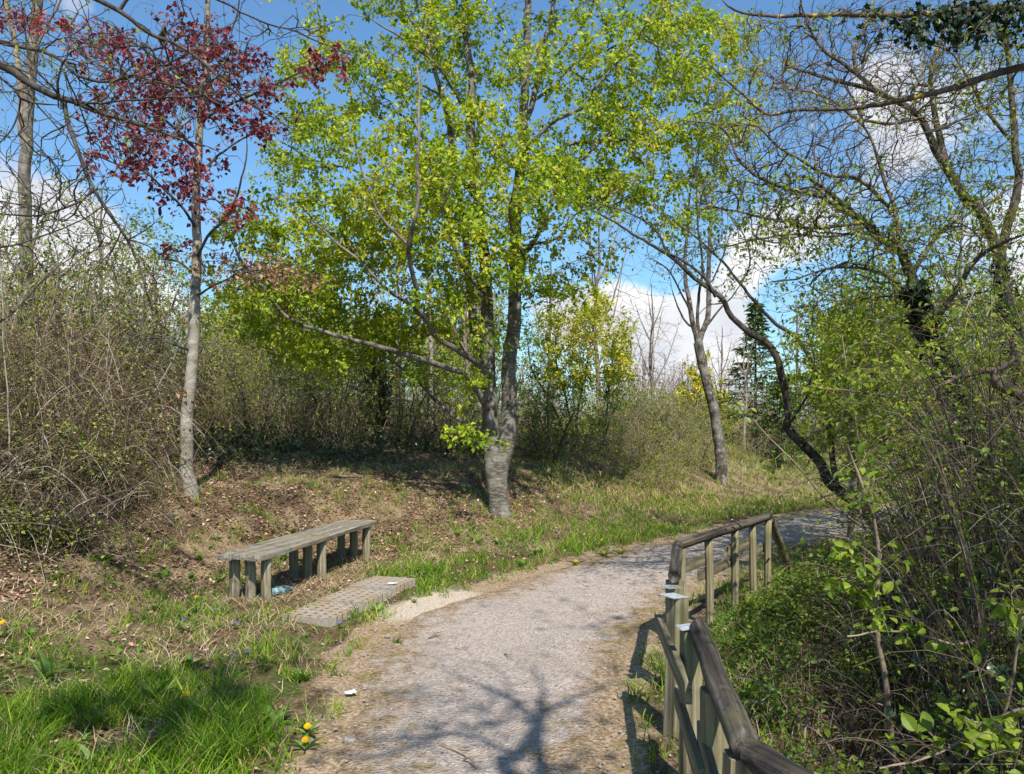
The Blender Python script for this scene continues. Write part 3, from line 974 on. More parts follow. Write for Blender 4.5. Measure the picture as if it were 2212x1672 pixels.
M_CAP = None
def build_fences():
    capm = simple_mat('zinc_sheet', (.72, .74, .76), .35, .6, (.45, .36, .3))
    def fpost(T, base, x, y, z1, sx, sy, rot, square=True, z0=None):
        z0 = float(zfun(np.array([x]), np.array([y]))[0]) - .15 if z0 is None else z0
        b = Buf()
        hh = z1 - z0
        if square:
            rough_box(b, hh, sx, sy, 8, .003)
            b.v = [np.column_stack([w[:, 1], w[:, 2], w[:, 0] + hh / 2]) for w in b.v]
        else:
            tubes(b, np.stack([rng.normal(0, .002, 7), rng.normal(0, .002, 7), np.linspace(0, hh, 7)], -1)[None], np.full((1, 7), sx / 2), 14, cap=True)
        o = link('post', b.mesh('post', M_POST, smooth=not square), T, np.array([x, y, z0]) - base)
        o.rotation_euler = (rng.normal(0, .012), rng.normal(0, .012), rot)
        return o
    def rail(T, base, pts, r, name='top_rail', mat=M_RAIL):
        pts = np.asarray(pts)
        o_ = pts.mean(0); x = unit(pts[-1] - pts[0])
        p = catmull(pts, .05)
        y = unit(np.cross([0, 0, 1.], x)); z = np.cross(x, y)
        R = np.stack([x, y, z], 0)
        b = Buf()
        loc = (p - o_) @ R.T
        loc[:, 1:] += (np.stack([fbm(loc[:, 0] * 6, loc[:, 0] * 0, 3), fbm(loc[:, 0] * 6, loc[:, 0] * 0 + 5, 4)], -1) - .5) * .006
        rr = r * (1 + .06 * (fbm(loc[:, 0] * 14, loc[:, 0] * 0, 7) - .5))
        rr[0] *= .9; rr[-1] *= .9
        tubes(b, loc[None], rr[None], 20, cap=True)
        o = link(name, b.mesh(name, mat, smooth=True), T)
        o.matrix_local = Matrix.Translation(Vector(o_ - base)) @ Matrix(((*R[:, 0], 0), (*R[:, 1], 0), (*R[:, 2], 0), (0, 0, 0, 1))).to_4x4() if False else \
            Matrix.Translation(Vector(o_ - base)) @ Matrix([[R[0, 0], R[1, 0], R[2, 0], 0], [R[0, 1], R[1, 1], R[2, 1], 0], [R[0, 2], R[1, 2], R[2, 2], 0], [0, 0, 0, 1]])
    def board(T, base, p0, p1, hgt=.085, th=.028):
        p0, p1 = np.asarray(p0), np.asarray(p1)
        L = np.linalg.norm(p1 - p0)
        b = Buf(); rough_box(b, L, th, hgt, 10, .002)
        o = link('side_board', b.mesh('side_board', M_BOARD), T)
        x = unit(p1 - p0)
        place(o, (p0 + p1) / 2 - base, x, np.cross([0, 0, 1.], x))
    def cap(T, base, x, y, z, s, rot, tilt=(.05, .04)):
        b = Buf(); box(b, -s / 2, s / 2, -s / 2, s / 2, 0, .004)
        o = link('metal_cap', b.mesh('metal_cap', capm), T, np.array([x, y, z]) - base)
        o.rotation_euler = (tilt[0], tilt[1], rot)
    # near railing: from the capped post towards and past the viewer
    base = np.array([.75, 3.2, 0.])
    T = thing('railing', 'near railing of thick dark round rail on square posts, running out of the picture', 'railing', base, 'wooden railings beside the path')
    zt = H - .88 - .03
    B1 = rail_pt(1508, 1356); B2 = rail_pt(1530, 1418); B3 = rail_pt(1612, 1619)
    rail(T, base, [B1, B2, (B2 * .5 + B3 * .5) + np.array([-.004, 0, .004]), B3], .041)
    C1 = B3 + np.array([.012, -.012, -.004])
    rail(T, base, [C1, C1 + np.array([.08, -.20, -.01]), C1 + np.array([.36, -.62, -.02])], .043)
    fpost(T, base, .828, 4.08, H - .885, .094, .094, .62)
    cap(T, base, .826, 4.07, H - .884, .108, .62, (.03, .06))
    dB = 3.42
    fpost(T, base, (1494 - CX) / F * dB, dB + .02, zt + .02, .085, .07, .15)
    cap(T, base, (1487 - CX) / F * dB, dB + .01, zt + .032, .085, .1, (.0, -.1))
    fpost(T, base, (1545 - CX) / F * 2.74, 2.74, zt, .075, .085, .1)
    fpost(T, base, (1597 - CX) / F * 2.2, 2.2, zt, .085, .085, .1)
    fpost(T, base, 1.0, 1.62, zt, .085, .085, .3)
    board(T, base, P(1419, 1337, 4.3), P(1487, 1497, 3.02))
    board(T, base, P(1462, 1500, 3.75), P(1517, 1690, 2.62))
    board(T, base, P(1512, 1580, 2.95), P(1580, 1830, 2.1))
    board(T, base, P(1580, 1830, 2.16), P(1850, 2240, 1.4))
    # far railing
    base = np.array([1.5, 6.2, 0.])
    T = thing('railing', 'far railing with a bent round top rail, short boards and a slanting end prop', 'railing', base, 'wooden railings beside the path')
    A = rail_pt(1456, 1247); Cn = rail_pt(1466, 1177); E_ = rail_pt(1661, 1116)
    Cm = A * .6 + Cn * .4
    rail(T, base, [A, Cm, Cn + np.array([-.012, -.02, 0])], .037)
    rail(T, base, [Cn + np.array([-.02, -.035, .0]), Cn + (E_ - Cn) * .25, Cn + (E_ - Cn) * .6, E_], .036)
    fpost(T, base, A[0] + .035, A[1] + .12, zt - .01, .09, .085, .5)
    cap(T, base, A[0] - .02, A[1] - .03, zt - .02, .09, .3, (0, 0))
    pass
    fpost(T, base, Cn[0], Cn[1] + .02, zt, .08, .08, .3)
    u = E_ - Cn; q = unit(u); off = np.array([-q[1], q[0], 0])
    for k, t_ in enumerate((.292, .562, .791, .967)):
        p = Cn + u * t_
        fpost(T, base, p[0], p[1], zt + .004, .064, .064, 0, False)
    def along(t_, z):
        p = Cn + u * t_ + off * .048
        return np.array([p[0], p[1], z])
    board(T, base, along(.02, .52), along(.32, .525))
    board(T, base, along(.235, .41), along(.60, .425))
    board(T, base, along(.515, .525), along(.83, .53))
    board(T, base, along(.74, .42), along(.99, .43))
    rail(T, base, [E_ + np.array([.02, .03, -.03]), P(1684, 1175, 7.85), P(1708, 1245, 8.2)], .042, 'end_prop', M_POST)

build_ground()
build_path()
build_bench()
build_pavers()
build_fences()
# ------------------------------------------------------------------ trees
def gpos(px, py):
    return ground_px(px, py)

# ---- the big hornbeam in the middle
def build_main_tree():
    B0 = gpos(1083, 1112)
    D = B0[1]
    L = [limb(D, [(1084, 1135), (1080, 1101), (1077, 1050), (1082, 1005), (1094, 968), (1099, 891), (1099, 824), (1099, 758), (1104, 708), (1104, 641), (1104, 558), (1107, 467), (1117, 367), (1127, 290), (1131, 217), (1134, 83), (1136, -60), (1150, -300)], 41, 8),
         limb(D, [(1070, 1060, .02), (1064, 975, .03), (1060, 891, .06), (1057, 824, .08), (1054, 724, .1), (1050, 641, .1), (1047, 558, .1), (1030, 500), (1030, 434), (1014, 334), (1014, 200), (1000, 100), (994, -30), (990, -300)], 38, 7),
         limb(D, [(1050, 775, .15), (1030, 730, .2), (1020, 691, .25), (1014, 624, .3), (1006, 560, .3), (1000, 494, .3), (985, 380, .3), (970, 283, .3), (957, 217), (924, 83), (934, -60)], 22, 6),
         limb(D, [(1050, 880, -.1), (1044, 864, -.2), (1004, 811, -.5), (954, 788, -.8), (877, 764, -1.1), (804, 744, -1.3), (737, 728, -1.5), (700, 714, -1.5), (624, 681, -1.6), (550, 601, -1.5), (500, 520, -1.4)], 15, 3.5),
         limb(D, [(1048, 830, -.1), (1037, 791, -.3), (977, 751, -.7), (944, 728, -.9), (924, 698, -1.1), (894, 661, -1.5), (900, 631, -1.8), (880, 558, -2.1), (884, 500, -2.3), (900, 417, -2.4), (904, 283, -2.3), (904, 200, -2.1), (900, 133, -1.9)], 14, 3.5),
         limb(D, [(894, 661, -1.3), (837, 624, -1.5), (770, 558, -1.7), (700, 500, -1.8), (640, 430, -1.9)], 7, 3),
         limb(D, [(883, 530, -2.1), (850, 500, -2.2), (820, 467, -2.3), (787, 384, -2.3), (760, 300, -2.2)], 7, 2.5),
         limb(D, [(1050, 930, .1), (1007, 918, .3), (950, 874, .6), (904, 828, .9), (850, 784, 1.2), (790, 752, 1.4), (720, 740, 1.6)], 9, 3),
         limb(D, [(1100, 560, -.1), (1107, 547, -.2), (1147, 530, -.4), (1177, 477, -.5), (1200, 417, -.6), (1244, 360, -.7), (1304, 300, -.8), (1360, 250, -.8)], 11, 3),
         limb(D, [(1147, 530, .1), (1204, 510, .3), (1247, 457, .5), (1320, 443, .7), (1400, 410, .8)], 7, 3),
         limb(D, [(1110, 440, .1), (1170, 377, .2), (1220, 317, .3), (1290, 305, .4), (1354, 300, .5), (1470, 260, .5), (1540, 225, .5)], 11, 3),
         limb(D, [(1117, 367, -.1), (1124, 334, -.2), (1187, 267, -.3), (1257, 233, -.4), (1287, 187, -.5), (1350, 110, -.5), (1437, 0, -.5)], 10, 3),
         limb(D, [(1125, 290), (1154, 217, .2), (1180, 100, .3), (1200, 0, .3), (1220, -200, .3)], 14, 6),
         limb(D, [(1154, 217, .2), (1187, 193, .3), (1237, 140, .4), (1304, 110, .5), (1400, 70, .5)], 8, 3),
         limb(D, [(1170, 150, .3), (1237, 83, .4), (1280, 20, .5), (1330, -60, .5)], 8, 3),
         limb(D, [(1020, 420, .2), (960, 340, .8), (880, 260, 1.2), (800, 210, 1.5), (740, 150, 1.6), (680, 120, 1.6)], 9, 3),
         limb(D, [(1014, 250, .2), (950, 150, -.6), (880, 90, -.9), (800, 40, -1.1)], 8, 3),
         limb(D, [(1000, 494, .3), (930, 440, .9), (850, 400, 1.3), (760, 370, 1.6), (660, 340, 1.8), (600, 300, 1.9)], 9, 3),
         limb(D, [(1060, 640, -.1), (1020, 600, -.9), (985, 540, -1.4), (960, 450, -1.8), (990, 370, -2.0)], 8, 3),
         limb(D, [(1104, 600, -.1), (1130, 560, -.8), (1100, 480, -1.4), (1110, 400, -1.8)], 8, 3)]
    att = blob(D, [(700, 560, 150, 100, 300, -.7), (820, 470, 190, 100, 450, -.9), (950, 430, 180, 120, 330, -.9), (900, 290, 200, 110, 340, -.5),
                   (1130, 430, 190, 110, 400, -.9), (1250, 300, 190, 100, 340, -.2), (1400, 210, 150, 120, 280, .2), (1340, 90, 200, 110, 340, 0.),
                   (1130, 120, 200, 110, 150, .3), (900, 90, 230, 110, 320, 0.), (720, 170, 140, 110, 200, .8), (650, 330, 90, 120, 170, .8),
                   (1500, 60, 130, 80, 190, .3), (1340, 400, 130, 50, 150, .3), (1490, 330, 100, 80, 130, .4), (1590, 200, 70, 120, 110, .3), (620, 710, 90, 50, 110, -.6), (720, 765, 130, 40, 130, .3), (850, 705, 120, 50, 110, .2), (900, 790, 70, 36, 46, .3), (560, 610, 60, 50, 50, -.8), (930, 690, 60, 50, 60, .3), (1040, 590, 110, 60, 90, -.7), (1180, 620, 60, 50, 60, -.2),
                   (640, 630, 110, 50, 150, -1.0), (760, 690, 190, 36, 170, -.2), (940, 600, 90, 70, 110, -.6), (560, 470, 70, 80, 90, -1.0), (1470, 490, 80, 36, 50, .6), (1290, 560, 60, 40, 26, .2),
                   (1050, -140, 420, 120, 420, 0.), (780, -60, 200, 60, 120, .3), (1000, 820, 50, 60, 16, -.3), (1020, 945, 22, 22, 16, -.6), (1060, 720, 50, 40, 24, -.5)], .6, .86, .20, .4)
    G = grow(L, att, .14, .75, .0032, 2.35, .10, .12)
    fol = foliage(G, 68000, .078, .085, .012, 2.8, 1.05, .35, .66, LEAF_A, None, 2.6)
    tree('hornbeam_tree', 'big forked tree with fluted grey trunk and fresh yellow green leaves, beside the path bend', 'tree', G, B0, M_BEECH, M_GREYBARK, [('foliage', fol, M_MAIN)], .38, (0, 1, 2))

# ---- the copper-leaved tree on the left
def build_copper_tree():
    B0 = gpos(412, 1074)
    D = B0[1]
    L = [limb(D, [(413, 1095), (411, 1060), (403, 1008), (403, 924), (408, 858), (415, 791), (420, 708), (423, 641), (428, 558), (427, 500), (429, 400), (431, 333), (437, 200), (443, 60), (450, -60), (458, -250)], 29, 7),
         limb(D, [(431, 545, -.1), (450, 512, -.2), (500, 457, -.4), (530, 367, -.6), (533, 300, -.6)], 7, 2.5),
         limb(D, [(440, 368), (475, 335, .2), (513, 307, .3), (560, 280, .4), (610, 240, .5)], 6, 2),
         limb(D, [(436, 260), (500, 225, -.3), (570, 195, -.5), (650, 160, -.6), (745, 128, -.7)], 6, 2),
         limb(D, [(428, 500), (395, 450, -.2), (360, 415, -.3), (310, 370, -.5), (240, 350, -.6), (180, 320, -.6)], 6, 2),
         limb(D, [(432, 330), (380, 280, .3), (320, 235, .5), (250, 180, .7), (180, 120, .8), (100, 70, .9), (20, 40, 1.0)], 7, 2),
         limb(D, [(437, 220), (390, 170, -.3), (340, 125, -.4), (270, 80, -.5), (200, 30, -.5)], 6, 2),
         limb(D, [(440, 150), (480, 100, .3), (510, 50, .3), (520, -20, .3)], 6, 2),
         limb(D, [(424, 640), (480, 610, -.4), (560, 585, -.7), (640, 590, -.9), (690, 610, -1.0)], 5, 2),
         limb(D, [(424, 600), (390, 570, .2), (345, 560, .4)], 4, 2),
         limb(D, [(418, 762), (400, 752, -.1), (360, 735, -.2), (330, 728, -.2), (285, 742, -.3)], 5, 2.5),
         limb(D, [(416, 776), (432, 762), (440, 748)], 6, 4),
         limb(D, [(412, 845), (430, 832), (478, 828)], 5, 3),
         limb(D, [(405, 915), (390, 898), (360, 880), (330, 870)], 4, 2),
         limb(D, [(408, 850, -.05), (390, 845, -.1), (370, 840, -.2), (335, 850, -.2)], 3, 1.5)]
    att = blob(D, [(420, 120, 105, 95, 300), (300, 140, 130, 60, 220, .3, .25), (180, 75, 110, 38, 110, .6, .2), (60, 45, 70, 25, 50, .9), (500, 170, 80, 80, 170, -.1), (640, 165, 110, 30, 90, -.5, -.35),
                   (270, 250, 110, 80, 190, .1), (250, 350, 75, 45, 90, -.5), (400, 260, 100, 80, 220), (540, 260, 80, 45, 90, .2), (400, 390, 90, 60, 140, -.1),
                   (480, 455, 80, 26, 60, -.3), (360, 330, 90, 50, 100, -.2), (430, -80, 130, 70, 120), (430, 560, 100, 26, 70), (560, 585, 120, 24, 80, -.7), (650, 605, 45, 18, 30, -.9), (370, 865, 36, 26, 22, -.2), (330, 905, 20, 15, 8, -.1)], .6, .82, .12, .55)
    G = grow(L, att, .12, .75, .0026, 2.35, .08, .1)
    zc = H - (525 - HY) / F * D
    red = foliage(G, 5600, .070, .05, .011, 3., .9, .25, .72, LEAF_A, lambda p: p[:, 2] > zc)
    rust = foliage(G, 620, .06, .12, .011, 3., .6, .7, .6, LEAF_A, lambda p: p[:, 2] <= zc)
    tree('copper_beech', 'slender pale trunked tree with dark red leaves, left of the bench', 'tree', G, B0, M_COPPERBARK, M_DARKBARK, [('foliage', red, M_RED), ('withered_foliage', rust, M_RUST)], .3)

# ---- near bare branches reaching in from the left
def build_left_overhang():
    D = 4.7
    L = [limb(D, [(-640, 1500), (-600, 1000), (-560, 500), (-520, 150), (-500, -200), (-480, -600)], 70, 30),
         limb(D, [(-520, 40), (-300, 60), (-120, 95), (0, 130), (67, 173), (133, 200), (187, 220), (233, 240), (300, 263), (367, 287), (450, 317)], 30, 3),
         limb(D, [(136, 203), (147, 267), (167, 327), (200, 407), (247, 480), (285, 535), (305, 600), (330, 680)], 10, 3),
         limb(D, [(-200, 20), (-60, 75), (0, 93), (110, 120), (167, 160), (233, 173), (287, 163), (350, 183), (417, 200), (493, 233)], 12, 3),
         limb(D, [(-500, -300), (0, -90, .3), (187, 0, .3), (267, 33, .3), (333, 77, .3), (417, 117, .3), (500, 190, .3), (567, 240, .3), (640, 284, .3)], 22, 3),
         limb(D, [(180, 222, -.1), (215, 222, -.1), (267, 217, -.2), (367, 207, -.3), (500, 203, -.3)], 6, 2.5),
         limb(D, [(200, 407), (180, 430, -.2), (143, 447, -.3), (83, 467, -.4), (0, 463, -.4), (-120, 440, -.4)], 5, 3),
         limb(D, [(300, -40, .3), (467, 0, .6), (533, 33, .7), (600, 60, .8), (683, 93, .8), (760, 120, .8)], 8, 2.5),
         limb(D, [(-100, 100), (0, 167, .1), (43, 210, .1), (30, 260, .1), (17, 290, .1), (-30, 340, .1)], 7, 3),
         limb(D, [(43, 210, .1), (70, 222, .1), (133, 227, .1)], 5, 3),
         limb(D, [(-520, 560), (-300, 640, .5), (-100, 560, .8), (60, 520, .9), (180, 470, 1.0), (260, 410, 1.0)], 9, 2.5),
         limb(D, [(-540, 760), (-250, 830, .8), (0, 700, 1.2), (110, 590, 1.3), (210, 520, 1.4)], 9, 2.5)]
    att = blob(D, [(120, 150, 140, 90, 230), (300, 200, 170, 90, 290, .0, .2), (420, 120, 160, 70, 150, .3, .3), (60, 350, 70, 120, 110), (200, 330, 110, 110, 130), (100, 450, 120, 60, 70, -.2), (280, 560, 90, 90, 50),
                   (120, 520, 160, 90, 90, 1.), (40, 20, 100, 40, 50), (600, 60, 110, 40, 50, .7), (-150, 300, 160, 300, 120), (-250, -200, 300, 200, 120)], .45, .35, .2)
    G = grow(L, att, .09, .7, .0027, 2.5, .22, 0)
    fol = foliage(G, 900, .028, .02, .006, 4., .5, 0., .5)
    B0 = np.array([*L[0]['p'][0][:2], float(zfun(L[0]['p'][0][0:1], L[0]['p'][0][1:2])[0])])
    tree('overhanging_tree', 'near bare tree whose dark lichened branches reach in over the top of the left side', 'tree', G, B0, M_DARKBARK, M_DARKBARK, [('foliage', fol, M_SCRUB)])

# ---- tall twin-stemmed trunk at the far left
def build_left_twin():
    D = 12.6
    z0 = float(zfun(np.array([(62 - CX) / F * D]), np.array([D]))[0])
    py0 = HY + (H - z0) / D * F
    L = [limb(D, [(66, py0 + 10), (64, 760), (62, 650), (62, 557), (60, 450), (57, 370), (61, 320), (66, 200), (78, 100), (87, 0), (92, -150), (100, -350)], 31, 16),
         limb(D, [(57, 345), (48, 280), (46, 220), (43, 150), (35, 80), (20, 20), (5, -60), (-20, -200)], 14, 8),
         limb(D, [(60, 560), (100, 470), (150, 400), (200, 370)], 6, 2), limb(D, [(63, 640), (20, 560), (-40, 500)], 6, 2), limb(D, [(75, 110), (120, 20), (170, -80)], 6, 2), limb(D, [(64, 700), (110, 620), (170, 560), (240, 520)], 6, 2)]
    att = blob(D, [(130, 480, 150, 110, 190), (40, 560, 120, 90, 110), (200, 560, 140, 70, 120), (60, -60, 200, 120, 120), (30, 180, 80, 120, 50), (310, 540, 120, 60, 80, .5)], .7, .4)
    G = grow(L, att, .14, .7, .003, 2.4, .12)
    fol = foliage(G, 2600, .055, .06, .009, 4., .9, .1, .6)
    tree('twin_stemmed_tree', 'tall grey trunk dividing into two stems at the left edge, thinly leaved', 'tree', G, P(62, py0, D), M_GREYBARK, M_TWIG, [('foliage', fol, M_SPRING)], .2)

# ---- bare ash in the meadow
def build_ash():
    B0 = gpos(1558, 1042)
    D = B0[1]
    L = [limb(D, [(1559, 1055), (1557, 1000), (1555, 974), (1548, 930), (1542, 898), (1532, 850), (1525, 824), (1515, 771), (1508, 740)], 24, 20),
         limb(D, [(1508, 742), (1500, 705), (1492, 674), (1486, 640), (1478, 600), (1476, 540), (1482, 470), (1490, 420), (1498, 380)], 12, 3),
         limb(D, [(1508, 742), (1518, 720), (1528, 690), (1533, 650), (1532, 591), (1534, 547), (1538, 467), (1545, 380), (1547, 300)], 13, 3),
         limb(D, [(1510, 738), (1508, 680, .3), (1515, 620, .5), (1520, 560, .5), (1510, 470, .5), (1505, 330, .5)], 8, 2),
         limb(D, [(1490, 668), (1465, 620, -.3), (1440, 580, -.5), (1410, 560, -.7)], 5, 2), limb(D, [(1498, 712), (1478, 690), (1462, 650), (1450, 620)], 5, 2),
         limb(D, [(1530, 700), (1560, 660, .3), (1590, 630, .5), (1610, 590, .6)], 5, 2), limb(D, [(1533, 620), (1560, 560), (1580, 500)], 4, 2)]
    att = blob(D, [(1500, 470, 75, 150, 150), (1450, 580, 50, 60, 50), (1560, 580, 60, 80, 60), (1530, 340, 60, 90, 60)], .8, .3)
    G = grow(L, att, .2, .8, .0045, 2.5, .1)
    fol = foliage(G, 500, .06, .06, .01, 4., .6, 0)
    tree('ash_tree', 'bare leaning grey tree in the meadow, its trunk splitting into tall upright stems', 'tree', G, B0, M_ASH, M_DARKBARK, [('foliage', fol, M_SPRING)], .2, (0, 1, 2))

# ---- dark trunk arching left over the path
def build_arching_tree():
    D = 9.6
    L = [limb(D, [(1935, 1190), (1905, 1150), (1875, 1112), (1842, 1085), (1792, 1048), (1775, 1008), (1735, 965), (1705, 931), (1703, 878), (1688, 818), (1675, 771), (1648, 738), (1618, 724), (1575, 684), (1552, 644), (1508, 611), (1475, 578), (1437, 547), (1400, 522), (1364, 505), (1330, 480), (1270, 450)], 27, 3),
         limb(D, [(1545, 640), (1535, 618), (1525, 601), (1500, 580), (1475, 564), (1440, 545)], 8, 4),
         limb(D, [(1800, 1052, .3), (1795, 960, .8), (1775, 850, 1.0), (1752, 771, 1.0), (1722, 731, 1.0), (1675, 698, 1.0), (1625, 648, 1.0), (1602, 618, 1.0), (1568, 574, 1.0), (1510, 520, 1.0), (1455, 475, 1.)], 15, 4),
         limb(D, [(1700, 920), (1740, 860, -.4), (1760, 780, -.5), (1740, 700, -.5)], 6, 2),
         limb(D, [(1560, 655), (1530, 660, -.2), (1500, 690, -.3)], 3, 1.5), limb(D, [(1600, 615, 1.), (1620, 560, 1.), (1600, 500, 1.1), (1570, 460, 1.2)], 5, 2),
         limb(D, [(1440, 548), (1420, 500), (1380, 470), (1320, 450), (1250, 430)], 5, 2)]
    att = blob(D, [(1450, 510, 130, 60, 110), (1560, 560, 110, 70, 110, .5), (1640, 600, 80, 60, 60, .6), (1330, 470, 80, 30, 40), (1730, 760, 70, 90, 60), (1760, 900, 70, 80, 50)], .5, .3)
    G = grow(L, att, .1, .75, .0025, 2.4, .16)
    fol = foliage(G, 1000, .045, .05, .008, 4., .8, .1)
    B0 = np.array([*P(1900, 1150, D)[:2], 0]); B0[2] = float(zfun(B0[0:1], B0[1:2])[0])
    tree('arching_tree', 'dark crooked trunk bending over to the left beyond the railing, with orange lichen patches', 'tree', G, B0, M_DARKBARK, M_DARKBARK, [('foliage', fol, M_SPRING)], .1, (0,))

# ---- lichened trees at the right
def build_lichen_trees():
    D = 7.2
    L = [limb(D, [(2112, 1420), (2110, 1345), (2104, 1180), (2094, 1000), (2065, 860), (2015, 760), (1990, 690), (1968, 600), (1952, 547), (1908, 517), (1858, 473), (1808, 430), (1760, 395)], 62, 8),
         limb(D, [(1850, 470), (1842, 467), (1775, 430, -.3), (1708, 413, -.5), (1642, 390, -.6), (1592, 343, -.6), (1575, 300, -.6), (1542, 267, -.6), (1475, 260, -.6)], 12, 3),
         limb(D, [(1945, 540), (1930, 460, .3), (1908, 387, .4), (1885, 307, .4), (1868, 280, .4), (1828, 240, .4)], 12, 4),
         limb(D, [(1925, 450, .3), (1858, 390, -.2), (1792, 380, -.3), (1725, 343, -.4), (1675, 317, -.4), (1635, 277, -.5), (1575, 267, -.5)], 10, 3),
         limb(D, [(1900, 512), (1875, 480, -.2), (1758, 487, -.5), (1708, 480, -.6), (1642, 463, -.7), (1558, 447, -.8), (1498, 433, -.8)], 9, 3),
         limb(D, [(1950, 545), (1875, 507, .2), (1792, 510, .4), (1692, 507, .5), (1575, 533, .6), (1508, 550, .6)], 8, 3),
         limb(D, [(1980, 640), (1900, 590, -.3), (1800, 580, -.5), (1720, 600, -.6), (1660, 610, -.7)], 8, 3),
         limb(D, [(2000, 720), (2060, 640, -.3), (2110, 560, -.5), (2180, 520, -.6), (2260, 490, -.6)], 14, 4),
         limb(D, [(1968, 600), (2010, 520, .4), (2080, 470, .6), (2140, 440, .6), (2220, 380, .6)], 12, 4),
         limb(D, [(1985, 670), (1930, 640, .4), (1850, 650, .7), (1780, 670, .8)], 7, 3)]
    att = blob(D, [(1740, 330, 190, 150, 1500, -.2), (1900, 430, 220, 120, 1400), (1640, 430, 150, 80, 650, -.4), (1800, 520, 200, 55, 600), (1560, 330, 90, 120, 200, -.4), (2060, 480, 150, 120, 600),
                   (1850, 640, 150, 80, 420), (2100, 640, 130, 110, 450), (1760, 230, 120, 80, 260)], .6, .35, .2)
    G = grow(L, att, .085, .8, .0024, 2.5, .13)
    keep = lambda p: (p[:, 2] < 3.6) | (p[:, 0] > 4.0)
    fol = foliage(G, 4200, .05, .07, .008, 4., .8, .2, .55, LEAF_A, keep)
    B0 = np.array([*P(2106, 1345, D)[:2], 0]); B0[2] = float(zfun(B0[0:1], B0[1:2])[0])
    T = tree('lichened_tree', 'crooked right hand tree with an ivied trunk and a tangle of orange lichened branches', 'tree', G, B0, M_DARKBARK, M_LICHEN, [('foliage', fol, M_SPRING)], .1, (0,))
    ivy_on(G, 0, T, B0, 4200, .065, lambda p: p[:, 2] < 2.9)
    D = 8.4
    L = [limb(D, [(2235, 1300), (2222, 1000), (2200, 780), (2176, 640), (2162, 545), (2120, 450), (2080, 410), (2042, 350), (2022, 317), (1995, 253), (1952, 220), (1892, 193), (1842, 180), (1768, 160), (1700, 140)], 44, 5),
         limb(D, [(1892, 193), (1850, 160), (1815, 130), (1785, 113), (1752, 67), (1730, 10)], 10, 4), limb(D, [(1850, 165), (1845, 110), (1870, 60), (1890, 0)], 8, 4),
         limb(D, [(2042, 350), (2020, 260, .4), (2010, 160, .6), (2040, 60, .7), (2060, -40, .7)], 16, 6), limb(D, [(2162, 545), (2200, 400), (2190, 280), (2180, 160), (2170, 20)], 20, 8),
         limb(D, [(1995, 253), (1930, 270, -.3), (1860, 262, -.5), (1800, 225, -.6), (1740, 200, -.6), (1670, 190, -.6)], 8, 3),
         limb(D, [(2180, 300), (2120, 230), (2080, 150), (2050, 110), (2000, 90)], 8, 3)]
    att = blob(D, [(1850, 130, 190, 110, 1300), (2020, 150, 170, 130, 1300), (2160, 240, 110, 160, 650), (1680, 130, 120, 90, 380), (2010, 340, 120, 80, 200), (2000, -60, 260, 80, 200), (2180, 480, 80, 90, 110)], .6, .35, .2)
    G = grow(L, att, .095, .8, .0028, 2.5, .13)
    fol = foliage(G, 2000, .05, .08, .008, 4., .7, .2, .5, LEAF_A, lambda p: p[:, 0] > 4.4)
    B0 = np.array([*P(2235, 1300, D)[:2], 0]); B0[2] = float(zfun(B0[0:1], B0[1:2])[0])
    T = tree('lichened_tree', 'leaning tree behind it, its thick bare limb curving up and left against the clouds', 'tree', G, B0, M_DARKBARK, M_LICHEN, [('foliage', fol, M_SPRING)], .1, (0,))
    ivy_on(G, 0, T, B0, 500, .065, lambda p: p[:, 2] < 3.4)

def ivy_on(G, lid, T, B0, n, L, keep, hang=0., name='ivy', wt=None):
    i = np.nonzero((G['lid'] == lid) & keep(G['pos']))[0]
    if len(i) == 0:
        return
    w = wt(G['pos'][i]) * (.25 + rng.random(len(i)) ** 2) if wt else np.ones(len(i))
    k = rng.choice(i, n, p=w / w.sum())
    f = rng.random(n)
    par = np.maximum(G['par'][k], 0)
    p = G['pos'][k] * (1 - f[:, None]) + G['pos'][par] * f[:, None]
    out_ = unit(rng.normal(0, 1, (n, 3)) + np.array([-.15, -.35, 0]))
    out_ -= (out_ * G['dr'][k]).sum(1)[:, None] * G['dr'][k]
    out_ = unit(out_)
    p = p + out_ * (G['rad'][k] + .012 + .05 * rng.random(n))[:, None]
    p[:, 2] -= hang * rng.random(n) ** 2
    a = rng.normal(0, .5, (n, 3)) + np.array([0, 0, -.9])
    b = Buf()
    leaves(b, p, a, out_ + rng.normal(0, .35, (n, 3)) + np.array([0, 0, .4]), L * (.5 + .8 * rng.random(n)), .85, LEAF_IVY)
    link(name, b.mesh(name, M_IVY, B0), T)

